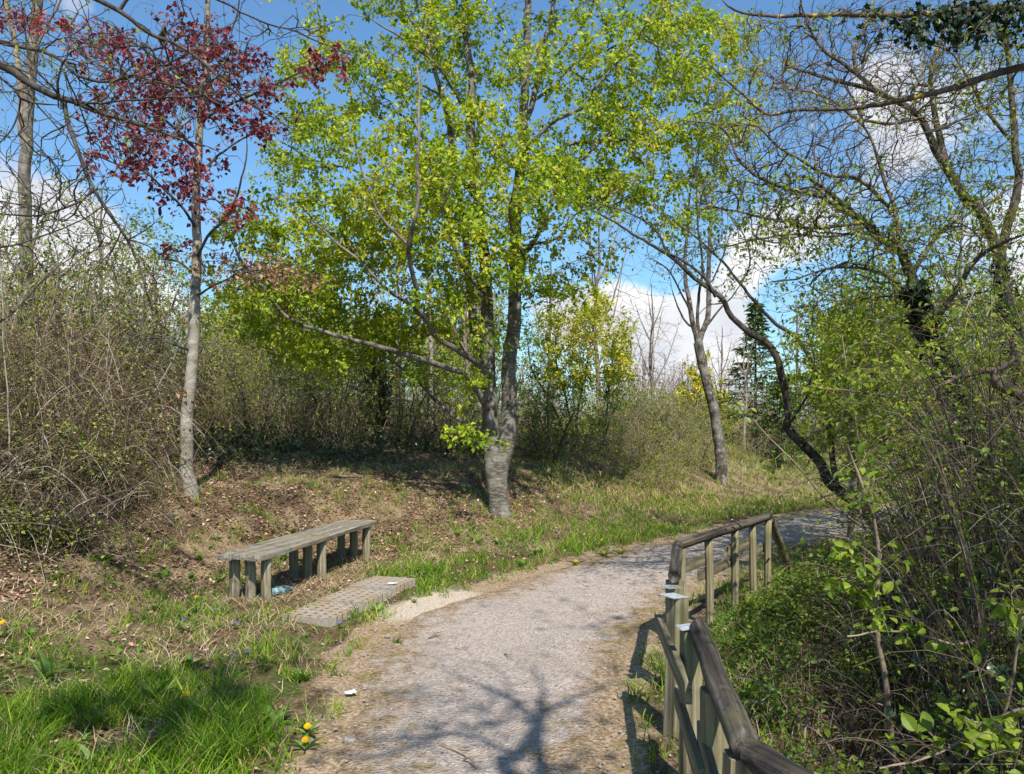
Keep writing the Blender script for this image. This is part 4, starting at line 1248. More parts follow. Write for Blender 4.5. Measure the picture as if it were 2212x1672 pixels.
# ---- ivied limb across the top right corner
def build_ivy_limb_tree():
    D = 5.6
    L = [limb(D, [(2620, 1500), (2600, 1000), (2580, 500), (2560, 100), (2540, -300), (2520, -700)], 110, 50),
         limb(D, [(2560, 60), (2400, 30), (2300, 20), (2212, 13), (2100, 22), (2009, 30), (1875, 32), (1742, 32), (1642, 33), (1588, 23), (1560, 0)], 26, 4),
         limb(D, [(2570, 250), (2400, 170, .2), (2280, 150, .3), (2212, 147, .3), (2142, 160, .3), (2075, 187, .3), (2009, 203, .3), (1942, 217, .3), (1859, 230, .3), (1792, 237, .3), (1708, 238, .3), (1655, 247, .3), (1592, 193, .3), (1525, 133, .3)], 24, 3),
         limb(D, [(1960, 215, .3), (1990, 160, .4), (1995, 110, .4), (1985, 60, .4)], 5, 2), limb(D, [(2200, 150, .3), (2150, 220, .2), (2060, 270, .1), (1990, 290, .1), (1960, 295, .1)], 6, 3),
         limb(D, [(1720, 238, .3), (1700, 265, .2), (1690, 300, .1)], 3, 1.5)]
    att = blob(D, [(1800, 40, 200, 30, 120), (1950, 225, 200, 40, 130, .3), (1680, 220, 130, 50, 90, .3), (2100, 100, 130, 70, 90, .2), (1640, 70, 70, 40, 50), (2120, 230, 90, 60, 60, .2), (2450, 0, 200, 150, 80), (1600, 150, 60, 50, 40, .3)], .3, .3, .15)
    G = grow(L, att, .08, .65, .0021, 2.5, .2)
    fol = foliage(G, 650, .042, .05, .007, 4., .7, .2, .5)
    B0 = np.array([*L[0]['p'][0][:2], 0]); B0[2] = float(zfun(B0[0:1], B0[1:2])[0])
    T = tree('ivied_tree', 'tree beyond the right edge whose dark ivy hung limb crosses the top right corner', 'tree', G, B0, M_DARKBARK, M_LICHEN, [('foliage', fol, M_SPRING)], .1, (0,))
    ivy_on(G, 1, T, B0, 2000, .044, lambda p: p[:, 0] > (1700 - CX) / F * D, .2, 'ivy', lambda p: np.clip((p[:, 0] * F / D + CX - 1730) / 330, .01, 1.) ** 1.6)
    lichen_limb()

def lichen_limb():
    D = 4.9
    L = [limb(D, [(2420, 660), (2300, 710), (2212, 758), (2175, 790), (2150, 801), (2108, 808), (2058, 821), (2015, 844), (1992, 861), (1925, 859), (1825, 844), (1758, 834)], 20, 3),
         limb(D, [(2030, 838), (2022, 871), (1995, 901), (1952, 924), (1908, 951), (1868, 968)], 8, 3),
         limb(D, [(2150, 800), (2155, 830), (2200, 850), (2300, 900), (2360, 1000), (2400, 1400)], 24, 40),
         limb(D, [(2000, 855), (1950, 830, .2), (1880, 800, .3), (1820, 810, .4)], 4, 2), limb(D, [(1960, 860), (1900, 890, -.1), (1840, 900, -.2)], 3, 1.5)]
    att = blob(D, [(1900, 840, 160, 50, 140), (2060, 790, 120, 60, 90), (1930, 930, 90, 50, 70), (2150, 720, 90, 60, 60)], .35, .3, .15)
    G = grow(L, att, .07, .65, .002, 2.5, .22)
    fol = foliage(G, 900, .045, .04, .006, 4., .8, .1)
    B0 = np.array([*P(2400, 1400, D)[:2], 0]); B0[2] = float(zfun(B0[0:1], B0[1:2])[0])
    tree('lichened_shrub', 'shrub at the right edge with one stout limb covered in bright orange lichen', 'shrub', G, B0, M_LICHEN, M_TWIGL, [('foliage', fol, M_LIME)], 0, (0, 1))

# ---- saplings and thin stems in the right foreground
def build_saplings():
    specs = [('thin brown sapling rising in the middle of the right hand thicket, bent near its top', 3.6, [(1942, 1700), (1925, 1532), (1908, 1448), (1895, 1348), (1902, 1248), (1892, 1148), (1870, 1080), (1845, 1000), (1830, 960)], 15, 5, [(1880, 1230, 90, 90, 26), (1860, 1050, 60, 70, 16)], 130),
             ('slim straight grey shoot standing before the crooked trunk', 5.4, [(1868, 1260), (1862, 1150), (1858, 1058), (1848, 924), (1835, 858), (1825, 774), (1818, 720)], 6, 2.5, [(1840, 800, 40, 60, 8)], 24),
             ('yellowish upright shoot close to the right edge', 2.9, [(2135, 1760), (2145, 1648), (2175, 1515), (2208, 1348), (2228, 1200), (2240, 1060)], 9, 4, [(2190, 1300, 60, 120, 12)], 40),
             ('grey pole-like shoot leaning beside the ivied trunk', 5.0, [(2090, 1290), (2060, 1130), (2030, 990), (2010, 920), (1995, 860)], 9, 4, [(2030, 950, 60, 60, 10)], 36),
             ('long pale shoot slanting down behind the far railing with leaf tufts on it', 6.2, [(1880, 1150), (1790, 1080), (1730, 1010), (1680, 960), (1640, 920), (1606, 880)], 5, 2.5, [(1606, 880, 20, 14, 8), (1660, 1000, 26, 14, 8)], 40),
             ('low grey branch lying across the thicket below the ivied trunk', 3.3, [(2330, 1250), (2200, 1330), (2130, 1375), (2060, 1395), (1980, 1370), (1900, 1362), (1830, 1375)], 9, 4, [(2000, 1360, 140, 40, 14)], 50),
             ('pale bowed branch low at the right edge', 2.7, [(2340, 1480), (2230, 1530), (2140, 1560), (2080, 1600), (2000, 1640), (1900, 1660)], 11, 5, [(2100, 1580, 120, 40, 12)], 50)]
    left = [('pale dead stem leaning right against the brambles below the copper leaved tree', 9.6, [(262, 1010), (277, 958), (310, 884), (353, 814), (392, 740)], 6, 3, [(330, 840, 50, 60, 8)], 6),
            ('crooked pale stem standing just left of the copper leaved trunk', 9.5, [(384, 1075), (370, 1008), (343, 928), (352, 880), (330, 800)], 5, 2.5, [(345, 860, 40, 60, 8)], 6),
            ('thin upright pale stem in the middle of the left brambles', 9.0, [(262, 1060), (250, 960), (246, 880), (232, 800), (238, 700)], 4, 2, [(240, 780, 50, 70, 10)], 12),
            ('long grey shoot rising at the far left edge of the brambles', 7.8, [(30, 1180), (22, 1000), (14, 850), (6, 700), (2, 560)], 5, 2.5, [(20, 700, 40, 90, 8)], 12),
            ('brown broken branch propped on the foot of the brambles', 8.2, [(136, 1110), (187, 1050), (210, 1028), (250, 1010)], 7, 3, [(200, 1030, 30, 20, 4)], 0)]
    for lab, D, pts, w0, w1, ells, nl in left:
        L = [limb(D, pts, w0, w1)]
        G = grow(L, blob(D, ells, .12, .2, .1), .06, .7, .0018, 2.5, .15)
        fol = foliage(G, nl, .04, .03, .01, 4., .9, .3, .62)
        p = L[0]['p'][0]
        tree('dead_stem', lab, 'stem', G, np.array([p[0], p[1], float(zfun(p[0:1], p[1:2])[0])]), M_COPPERBARK, M_TWIG, [('foliage', fol, M_SCRUB)], group='pale stems on the left bank', bname='twigs')
    for lab, D, pts, w0, w1, ells, nl in specs:
        L = [limb(D, pts, w0, w1)]
        G = grow(L, blob(D, ells, .12, .2, .1), .06, .7, .0018, 2.5, .15)
        fol = foliage(G, nl, .06, .03, .01, 4., .9, .3, .62, LEAF_B)
        p = L[0]['p'][0]
        tree('sapling', lab, 'sapling', G, np.array([p[0], p[1], float(zfun(p[0:1], p[1:2])[0])]), M_TWIG, M_TWIG, [('foliage', fol, M_SPRING)], group='young stems in the right hand thicket', bname='twigs')

# ---- shade trees behind the viewer (their shadows fork over the path and darken the thicket)
def build_shade_trees():
    def up(px, py, z):
        """the point at height z whose shadow falls at this place on the path"""
        d = H * F / (py - HY)
        k = math.cos(SUN_EL) / math.sin(SUN_EL) * z
        return ((px - CX) / F * d + math.sin(SUN_AZ) * k, d + math.cos(SUN_AZ) * k, z)
    L = [wlimb([(1.5, -.9, -.2), (1.3, -.7, 2.4), up(1105, 1700, 4.9), up(1118, 1640, 5.3), up(1160, 1565, 5.9), up(1168, 1520, 6.2)], .10, .030),
         wlimb([(1.3, -.7, 2.4), up(1175, 1760, 4.6), up(1168, 1680, 5.1), up(1164, 1600, 5.6), up(1160, 1565, 5.9)], .05, .03),
         wlimb([up(1160, 1565, 5.9), up(1115, 1520, 6.2), up(1060, 1490, 6.5), up(1010, 1475, 6.8), up(950, 1440, 7.1)], .022, .007),
         wlimb([up(1165, 1550, 6.0), up(1215, 1520, 6.3), up(1290, 1490, 6.6), up(1360, 1475, 6.9)], .022, .007),
         wlimb([up(1168, 1520, 6.2), up(1175, 1490, 6.5), up(1160, 1460, 6.8), up(1150, 1430, 7.0)], .02, .006),
         wlimb([up(1118, 1640, 5.3), up(1040, 1600, 5.6), up(960, 1590, 5.8), up(860, 1600, 6.0), up(760, 1590, 6.2)], .02, .007),
         wlimb([up(1105, 1520, 6.3), up(1080, 1460, 6.7), up(1040, 1430, 7.0)], .013, .005),
         wlimb([up(960, 1590, 5.8), up(800, 1640, 6.0), up(620, 1600, 6.3), up(440, 1580, 6.5), up(240, 1530, 6.8)], .016, .006)]
    att = np.array([up(rng.normal(1010, 150), rng.normal(1530, 70), rng.uniform(5.6, 7.3)) for _ in range(330)] + [up(rng.normal(520, 200), rng.normal(1570, 60), rng.uniform(5.8, 7.2)) for _ in range(190)])
    G = grow(L, att, .13, .7, .0035, 2.5, .14)
    fol = foliage(G, 1500, .075, .08, .01, 3., .9, .2, .7, LEAF_A, lambda p: p[:, 0] < -.3)
    tree('forked_tree', 'barely leafing forked tree standing behind the viewer, known by its shadow on the near path', 'tree', G, L[0]['p'][0], M_GREYBARK, M_GREYBARK, [('foliage', fol, M_SPRING)])
    L = [wlimb([(5.2, -1.6, -.4), (5.1, -1.5, 2.5), (4.9, -1.3, 5), (4.7, -1.1, 7), (4.6, -1, 9)], .16, .05),
         wlimb([(5, -1.4, 4), (4.0, -.8, 5.4), (3.2, -.3, 6.6)], .06, .02), wlimb([(5, -1.4, 4.6), (6, -.6, 6), (6.8, 0, 7)], .06, .02), wlimb([(4.9, -1.3, 5.2), (4.6, 0, 6.6), (4.4, 1, 7.6)], .06, .02)]
    att = np.stack([rng.normal(4.4, 1.3, 900), rng.normal(-.8, 1.5, 900), rng.normal(6.9, 1.1, 900)], -1)
    att = att[att[:, 1] < .9]
    G = grow(L, att, .16, .7, .004, 2.4, .12)
    fol = foliage(G, 4300, .09, .1, .012, 2.5, .9, .2, .7)
    tree('leafy_tree', 'leafy tree standing behind the viewer on the right, shading the thicket', 'tree', G, L[0]['p'][0], M_GREYBARK, M_GREYBARK, [('foliage', fol, M_SPRING)])
# ------------------------------------------------------------------ shrubs and far trees
def shrub_proto(nst, h, r, natt, nleaf, L, tip=.003, low=.15, spread=.07, leafy=True, top=0.):
    """a many-stemmed shrub about its own origin: stem, twig and leaf buffers"""
    limbs = []
    for k in range(nst):
        a = k * 2.4 + rng.normal(0, .4)
        q = (.35 + .6 * rng.random()) * r
        hh = h * (.55 + .4 * rng.random())
        b0 = np.array([np.cos(a), np.sin(a), 0]) * .12 * r
        limbs.append(wlimb([b0 + (0, 0, -.15), b0 + np.array([np.cos(a) * q * .25, np.sin(a) * q * .25, hh * .4]), np.array([np.cos(a) * q * .7 + rng.normal(0, .1), np.sin(a) * q * .7, hh * .8]), np.array([np.cos(a) * q, np.sin(a) * q, hh])], .009 * h, .0035))
    n = natt
    u = unit(rng.normal(0, 1, (n, 3)))
    rr = rng.random(n) ** .45
    p = u * rr[:, None]
    p[:, 2] = np.abs(p[:, 2]) * (1 - low) + low * rng.random(n)
    bump = .75 + .5 * fbm(u[:, 0] * 2 + 9, u[:, 1] * 2 + u[:, 2] * 2, int(rng.integers(99)), 2)
    p = p * np.array([r, r, h]) * bump[:, None]
    G = grow(limbs, p, .16, .6, tip, 2.4, .14)
    G['base0'] = np.zeros(3)
    fol = foliage(G, nleaf, L, spread, .02, 2.5, .8, .15, .6, LEAF_A, (lambda q: q[:, 2] > top * h) if top else None) if leafy else Buf()
    return G, fol

def shrub_thing(name, label, cat, G, fol, bark, twig, leafm, group=None):
    tb, bb = wood(G, .02, None, tuple(range(12)))
    T = thing(name, label, cat, (0, 0, 0), group)
    link('stems', tb.mesh('stems', bark, smooth=True), T)
    link('twigs', bb.mesh('twigs', twig, smooth=True), T)
    if fol.n:
        link('foliage', fol.mesh('foliage', leafm), T)
    return T

def set_at(T, px, d, s=1., sz=None, rot=None, sink=.05):
    x = (px - CX) / F * d
    T.location = (x, d, float(zfun(np.array([x]), np.array([d]))[0]) - sink)
    T.rotation_euler = (0, 0, rng.random() * 6.28 if rot is None else rot)
    T.scale = (s, s, sz or s)

def build_scrub():
    # brown twiggy scrub on the left bank
    for vi in range(2):
        G, fol = shrub_proto(9, 3.0, 1.35, 1500, 2400, .055, .0034)
        T0 = shrub_thing('scrub_shrub', 'dense brown twiggy shrub with tiny new leaves on the bank behind the brambles', 'shrub', G, fol, M_TWIG, M_TWIG, M_SCRUB, 'brown twiggy shrubs on the left bank')
        spots = [(-140, 10.6, 1.0), (70, 10.2, .95), (230, 11.4, .95), (-30, 12.4, 1.2), (150, 12.8, 1.15), (300, 13.2, 1.0), (500, 15.4, .85)] if vi == 0 else \
                [(-260, 12.2, 1.1), (-40, 14.6, 1.35), (120, 11.4, 1.0), (230, 14.6, 1.25), (380, 14.6, 1.1), (460, 15.4, .95), (560, 15.6, .85)]
        for i, (px, d, s) in enumerate(spots):
            T = T0 if i == 0 else copy_tree(T0)
            set_at(T, px, d, s, s * (.95 + .15 * rng.random()))
    # green scrub filling in behind the main tree
    for vi in range(2):
        G, fol = shrub_proto(8, 2.6, 1.3, 1000, 2300, .055, .0036)
        T0 = shrub_thing('thorn_shrub', 'leafing green thorn shrub standing in the shade behind the big tree', 'shrub', G, fol, M_DARKBARK, M_TWIGD, (M_SCRUB, M_LIME)[vi], 'green thorn shrubs behind the big tree')
        spots = [(560, 14.2, .78), (720, 15.0, .8), (860, 16.0, .85), (980, 15.4, .75), (640, 18.5, 1.0), (1180, 16.0, .8)] if vi == 0 else \
                [(640, 16.2, .85), (800, 18.2, .95), (930, 19.5, 1.0), (1080, 17.0, .85), (470, 17.5, 1.0), (1040, 22, 1.1), (740, 22, 1.2)]
        for i, (px, d, s) in enumerate(spots):
            T = T0 if i == 0 else copy_tree(T0)
            set_at(T, px, d, s, s * (.9 + .2 * rng.random()))
    # brown bare scrub low under them
    G, fol = shrub_proto(10, 1.5, 1.2, 900, 500, .04, .0032)
    T0 = shrub_thing('low_scrub', 'low tangle of bare brown stems on the shaded bank crest', 'shrub', G, fol, M_TWIG, M_TWIG, M_SCRUB, 'low brown scrub along the bank crest')
    for i, (px, d, s) in enumerate([(440, 14.2, .7), (540, 14.8, .75), (640, 15.2, .8), (740, 15.6, .8), (840, 16.0, .75), (940, 16.2, .7), (1020, 16.6, .7), (1150, 16.2, .6), (1260, 16.4, .6), (1350, 16.6, .5), (1420, 17.6, .6), (1500, 19, .6), (1400, 20, .9), (1470, 23, .9), (1640, 24, .9), (1330, 18, .8)]):
        T = T0 if i == 0 else copy_tree(T0)
        set_at(T, px, d, s, s)
    # grey-green broom-like shrubs in the meadow
    G, fol = shrub_proto(9, 1.3, 1.0, 700, 2200, .045, .003)
    T0 = shrub_thing('meadow_shrub', 'small grey green shrub in the rough meadow left of the bare leaning tree', 'shrub', G, fol, M_TWIG, M_TWIG, M_SCRUB, 'small shrubs in the meadow')
    for i, (px, d, s) in enumerate([(1385, 17.2, .9), (1440, 19.5, 1.0), (1350, 21, 1.1), (1490, 22, .9), (1420, 24, 1.2), (1530, 25, 1.1), (1640, 27, 1.0), (1590, 21.6, .6), (1300, 22, 1.2), (1370, 28, 1.6), (1460, 30, 1.5), (1540, 33, 1.5), (1620, 35, 1.7), (1700, 33, 1.4), (1340, 25, 1.4), (1400, 15.6, .7), (1450, 16.6, .75), (1500, 18, .7)]):
        T = T0 if i == 0 else copy_tree(T0)
        set_at(T, px, d, s, s)
    # yellow-topped shrub
    D = 18.0; B0 = np.array([(1262 - CX) / F * D, D, 0.]); B0[2] = float(zfun(B0[0:1], B0[1:2])[0])
    L = []
    for k, (pts, w) in enumerate([([(1245, 1075), (1232, 1000), (1215, 930), (1192, 870), (1150, 800), (1140, 740)], 9), ([(1265, 1070), (1255, 980), (1250, 900), (1262, 820), (1280, 720), (1290, 670)], 9), ([(1280, 1070), (1290, 1000), (1305, 940), (1330, 880), (1352, 850)], 8),
                                  ([(1300, 1065), (1302, 1000), (1310, 900), (1320, 800), (1335, 720)], 7), ([(1225, 1065), (1210, 1000), (1180, 940), (1160, 880), (1150, 850)], 7), ([(1255, 1060), (1240, 950), (1215, 840), (1200, 760), (1210, 700)], 7)]):
        L.append(limb(D, [(a, b, .25 * math.sin(k * 2.1) * j / 3) for j, (a, b) in enumerate(pts)], w, 2))
    att = blob(D, [(1165, 810, 50, 110, 230), (1220, 770, 60, 90, 150), (1290, 750, 70, 100, 210), (1340, 810, 36, 80, 110), (1275, 665, 45, 40, 46), (1240, 920, 110, 90, 330), (1172, 705, 30, 50, 40), (1250, 1000, 120, 50, 140)], .8, .35, .2)
    G = grow(L, att, .12, .65, .0028, 2.4, .15)
    zt = H - (835 - HY) / F * D
    xs = (1215 - CX) / F * D
    yel = foliage(G, 9500, .075, .10, .02, 2.5, .9, .1, .6, LEAF_A, lambda p: (p[:, 2] > zt + .35 * fbm(p[:, 0] * 3, p[:, 2] * 3, 4) - .1) & (p[:, 0] > xs - .5 * rng.random(len(p))))
    grn = foliage(G, 9500, .07, .09, .02, 2.5, .8, .1, .6, LEAF_A, lambda p: (p[:, 2] <= zt + .3) | (p[:, 0] < xs))
    T = tree('flowering_shrub', 'tall many stemmed shrub with yellow new growth on top, right of the big tree', 'shrub', G, B0, M_DARKBARK, M_TWIGD, [('yellow_foliage', yel, M_YELLOW), ('green_foliage', grn, M_SPRING)], 0, tuple(range(6)))
    # lime green young trees and yellow trees
    def leafy(name, label, px, d, pys, ells, nl, L_, mat, bark, twig=None, w=14, dd=.8, group=None, tipz=.003):
        x = (px - CX) / F * d
        zb = float(zfun(np.array([x]), np.array([d]))[0])
        pyb = HY + (H - zb) / d * F
        Ls = [limb(d, [(px, pyb + 8)] + pys, w, 3)]
        for k in range(5):
            a, b = pys[len(pys) // 3 + (k % max(1, len(pys) - len(pys) // 3 - 1))]
            e = ells[k % len(ells)]
            Ls.append(limb(d, [(a, b), ((a + e[0]) / 2, (b + e[1]) / 2 + 10, rng.normal(0, .3)), (e[0] + rng.normal(0, 1) * e[2] * .4, e[1] - e[3] * .3, rng.normal(0, .5))], w * .4, 2))
        G = grow(Ls, blob(d, ells, dd, .5, .2), .15 * d / 10, .7, tipz, 2.4, .12)
        fol = foliage(G, nl, L_, .09, .02, 2.5, .9, .2, .62)
        return tree(name, label, 'tree', G, np.array([x, d, zb]), bark, twig or M_TWIGD, [('foliage', fol, mat)], group=group)
    leafy('young_tree', 'bright lime leaved young tree at the right between the crooked trunk and the ivied trunk', 1835, 9.4, [(1838, 1000), (1830, 900), (1840, 800), (1850, 700)], [(1850, 800, 110, 100, 300), (1910, 700, 100, 80, 200), (1790, 720, 50, 60, 80), (1960, 800, 80, 100, 160), (1880, 900, 110, 60, 120)], 10500, .06, M_LIME, M_GREYBARK, M_TWIG)
    leafy('young_tree', 'thin pale green tree farther back at the right, seen through the lime leaves', 1990, 11.5, [(1995, 950), (2000, 800), (2010, 680)], [(2000, 760, 140, 110, 240), (2100, 850, 120, 120, 220), (1900, 640, 110, 80, 160), (2080, 640, 120, 80, 160), (2180, 780, 90, 150, 160)], 8500, .06, M_SPRING, M_GREYBARK, M_TWIG)
    leafy('young_tree', 'slim tree with a bare lower stem behind the far end of the railing', 1838, 12.6, [(1836, 1000), (1832, 930), (1820, 840)], [(1810, 830, 100, 90, 170), (1880, 960, 120, 60, 150), (1940, 900, 100, 60, 120), (2060, 960, 120, 80, 160)], 6000, .065, M_LIME, M_COPPERBARK)
    leafy('yellow_tree', 'small yellow green tree behind the bare leaning trunk', 1497, 31, [(1498, 930), (1500, 880), (1508, 820)], [(1500, 850, 40, 50, 130), (1530, 880, 50, 40, 130), (1515, 790, 22, 30, 50), (1560, 900, 30, 25, 50), (1475, 880, 25, 20, 40)], 3000, .15, M_YELLOW, M_GREYBARK, None, 8, 1.0, None, .008)
    leafy('yellow_tree', 'yellow green tree crown left of the big tree, above the thorn scrub', 540, 18.5, [(540, 850), (535, 760), (530, 690)], [(520, 690, 80, 70, 180), (590, 730, 70, 60, 130), (470, 730, 60, 60, 110), (540, 640, 50, 40, 60)], 4200, .10, M_LIME, M_GREYBARK)
    leafy('yellow_tree', 'orange tinged yellow tree far behind the lowest limb of the big tree', 830, 26, [(832, 850), (828, 760), (830, 720)], [(825, 720, 60, 35, 120), (770, 740, 50, 30, 80), (880, 750, 50, 40, 80)], 2600, .12, M_YELLOW, M_GREYBARK, None, 9, 1.2, None, .007)
    leafy('pale_tree', 'thin pale green tree standing behind the copper leaved tree', 330, 17, [(330, 800), (335, 680), (330, 580)], [(320, 600, 100, 80, 170), (400, 640, 70, 70, 110), (240, 640, 80, 70, 110), (330, 520, 70, 50, 60)], 2600, .08, M_SPRING, M_GREYBARK, M_TWIG)
    leafy('pale_tree', 'mid green tree behind the sagging left limb of the big tree', 690, 21, [(690, 860), (690, 780), (688, 700)], [(680, 740, 90, 60, 170), (620, 780, 70, 60, 110), (760, 800, 80, 60, 130), (940, 780, 60, 60, 80)], 4400, .10, M_SPRING, M_DARKBARK)
    # birch-like trunk in the gap left of the big trunk
    d = 19.0
    L = [limb(d, [(934, 985), (932, 900), (931, 800), (932, 700), (930, 600), (932, 480), (935, 300)], 13, 4)]
    G = grow(L, blob(d, [(930, 640, 60, 100, 90), (930, 460, 80, 120, 100)], .8, .3), .25, .7, .004, 2.4, .1)
    x = (934 - CX) / F * d
    tree('pale_trunked_tree', 'straight pale trunk standing far behind in the gap left of the big tree', 'tree', G, np.array([x, d, float(zfun(np.array([x]), np.array([d]))[0])]), M_COPPERBARK, M_TWIG)

def build_conifers():
    def conifer(name, label, px, d, h, r, nwh, droop, mat, dens, lab_m=M_DARKBARK, needle=.09, cr=1., columnar=False):
        x = (px - CX) / F * d
        zb = float(zfun(np.array([x]), np.array([d]))[0])
        T = thing(name, label, 'tree', (x, d, zb))
        tb, br, fo = Buf(), Buf(), Buf()
        zz = np.linspace(-.1, h, 9)
        tubes(tb, np.stack([zz * 0, zz * 0, zz], -1)[None], (h * .014 * np.linspace(1, .12, 9))[None], 9)
        P_, R_, A_, Nn = [], [], [], []
        for k in range(nwh):
            t = (k + .5) / nwh
            z = h * (.06 + .93 * t)
            for a in rng.random(5) * 6.28:
                if columnar:
                    l = r * (.5 + .6 * rng.random()) * math.sin(math.pi * min(1, .12 + .86 * (1 - t) ** .8)) ** .7
                    up = .9
                else:
                    l = r * (1 - t) ** cr * (.7 + .5 * rng.random()) + .05
                    up = -droop
                s = np.linspace(0, 1, 6)
                p = np.stack([np.cos(a) * l * s, np.sin(a) * l * s, z + l * (up * s + (.25 if not columnar else 0) * s ** 2.5)], -1)
                P_.append(p); R_.append(.006 * h / 4 * np.linspace(1, .3, 6) * (.5 + l / r))
        P_ = np.array(P_); R_ = np.array(R_)
        tubes(br, P_, R_, 4)
        n = int(dens * len(P_))
        i = rng.integers(0, len(P_), n); f = .12 + .88 * rng.random(n) ** .8
        s = f * 5; j = np.minimum(s.astype(int), 4); w = (s - j)[:, None]
        c = P_[i, j] * (1 - w) + P_[i, j + 1] * w
        dirn = unit(P_[i, 5] - P_[i, 0])
        sd = rng.normal(0, 1, (n, 3)); sd[:, 2] *= .35
        ax = dirn * .7 + unit(sd) * .8
        leaves(fo, c + rng.normal(0, .02, (n, 3)), ax, np.array([0, 0, 1.]) + rng.normal(0, .4, (n, 3)), needle * (.6 + .8 * rng.random(n)), .28)
        link('trunk', tb.mesh('trunk', lab_m, smooth=True), T)
        link('branches', br.mesh('branches', M_TWIGD, smooth=True), T)
        link('foliage', fo.mesh('foliage', mat), T)
    conifer('spruce_tree', 'dark green pointed conifer standing behind the crooked trunk', 1632, 27, 5.2, 1.7, 30, .3, M_CONIFER, 20, needle=.22)
    conifer('spruce_tree', 'broad lighter conifer low beside the dark pointed one', 1690, 24, 2.7, 1.5, 16, .25, M_CONIFER, 26, needle=.18)
    conifer('juniper_shrub', 'dark upright juniper in the shade behind the bench', 812, 15.6, 1.75, .62, 24, 0, M_DARKLEAF, 46, needle=.07, columnar=True)
    conifer('juniper_shrub', 'small juniper bush beside the path bend in the far grass', 1680, 21.5, .55, .3, 10, 0, M_DARKLEAF, 40, needle=.05, columnar=True)

def bare_proto(h, natt, tip, spread=.32):
    L = [wlimb([(0, 0, -.3), (.05, 0, h * .25), (-.05, .06, h * .5), (.04, 0, h * .75), (0, 0, h)], h * .014, h * .003)]
    for k in range(7):
        a = k * 2.4; z = h * (.28 + .08 * k)
        q = h * spread * (1 - .09 * k) * .7
        L.append(wlimb([(0, 0, z), (np.cos(a) * q * .4, np.sin(a) * q * .4, z + q * .8), (np.cos(a) * q * .8, np.sin(a) * q * .8, z + q * 2.0)], h * .005, h * .0016))
    u = unit(rng.normal(0, 1, (natt, 3))) * (rng.random(natt) ** .4)[:, None]
    p = u * np.array([h * spread * .75, h * spread * .75, h * .38]) + np.array([0, 0, h * .66])
    return grow(L, p, h * .03, .9, tip, 2.4, .1)

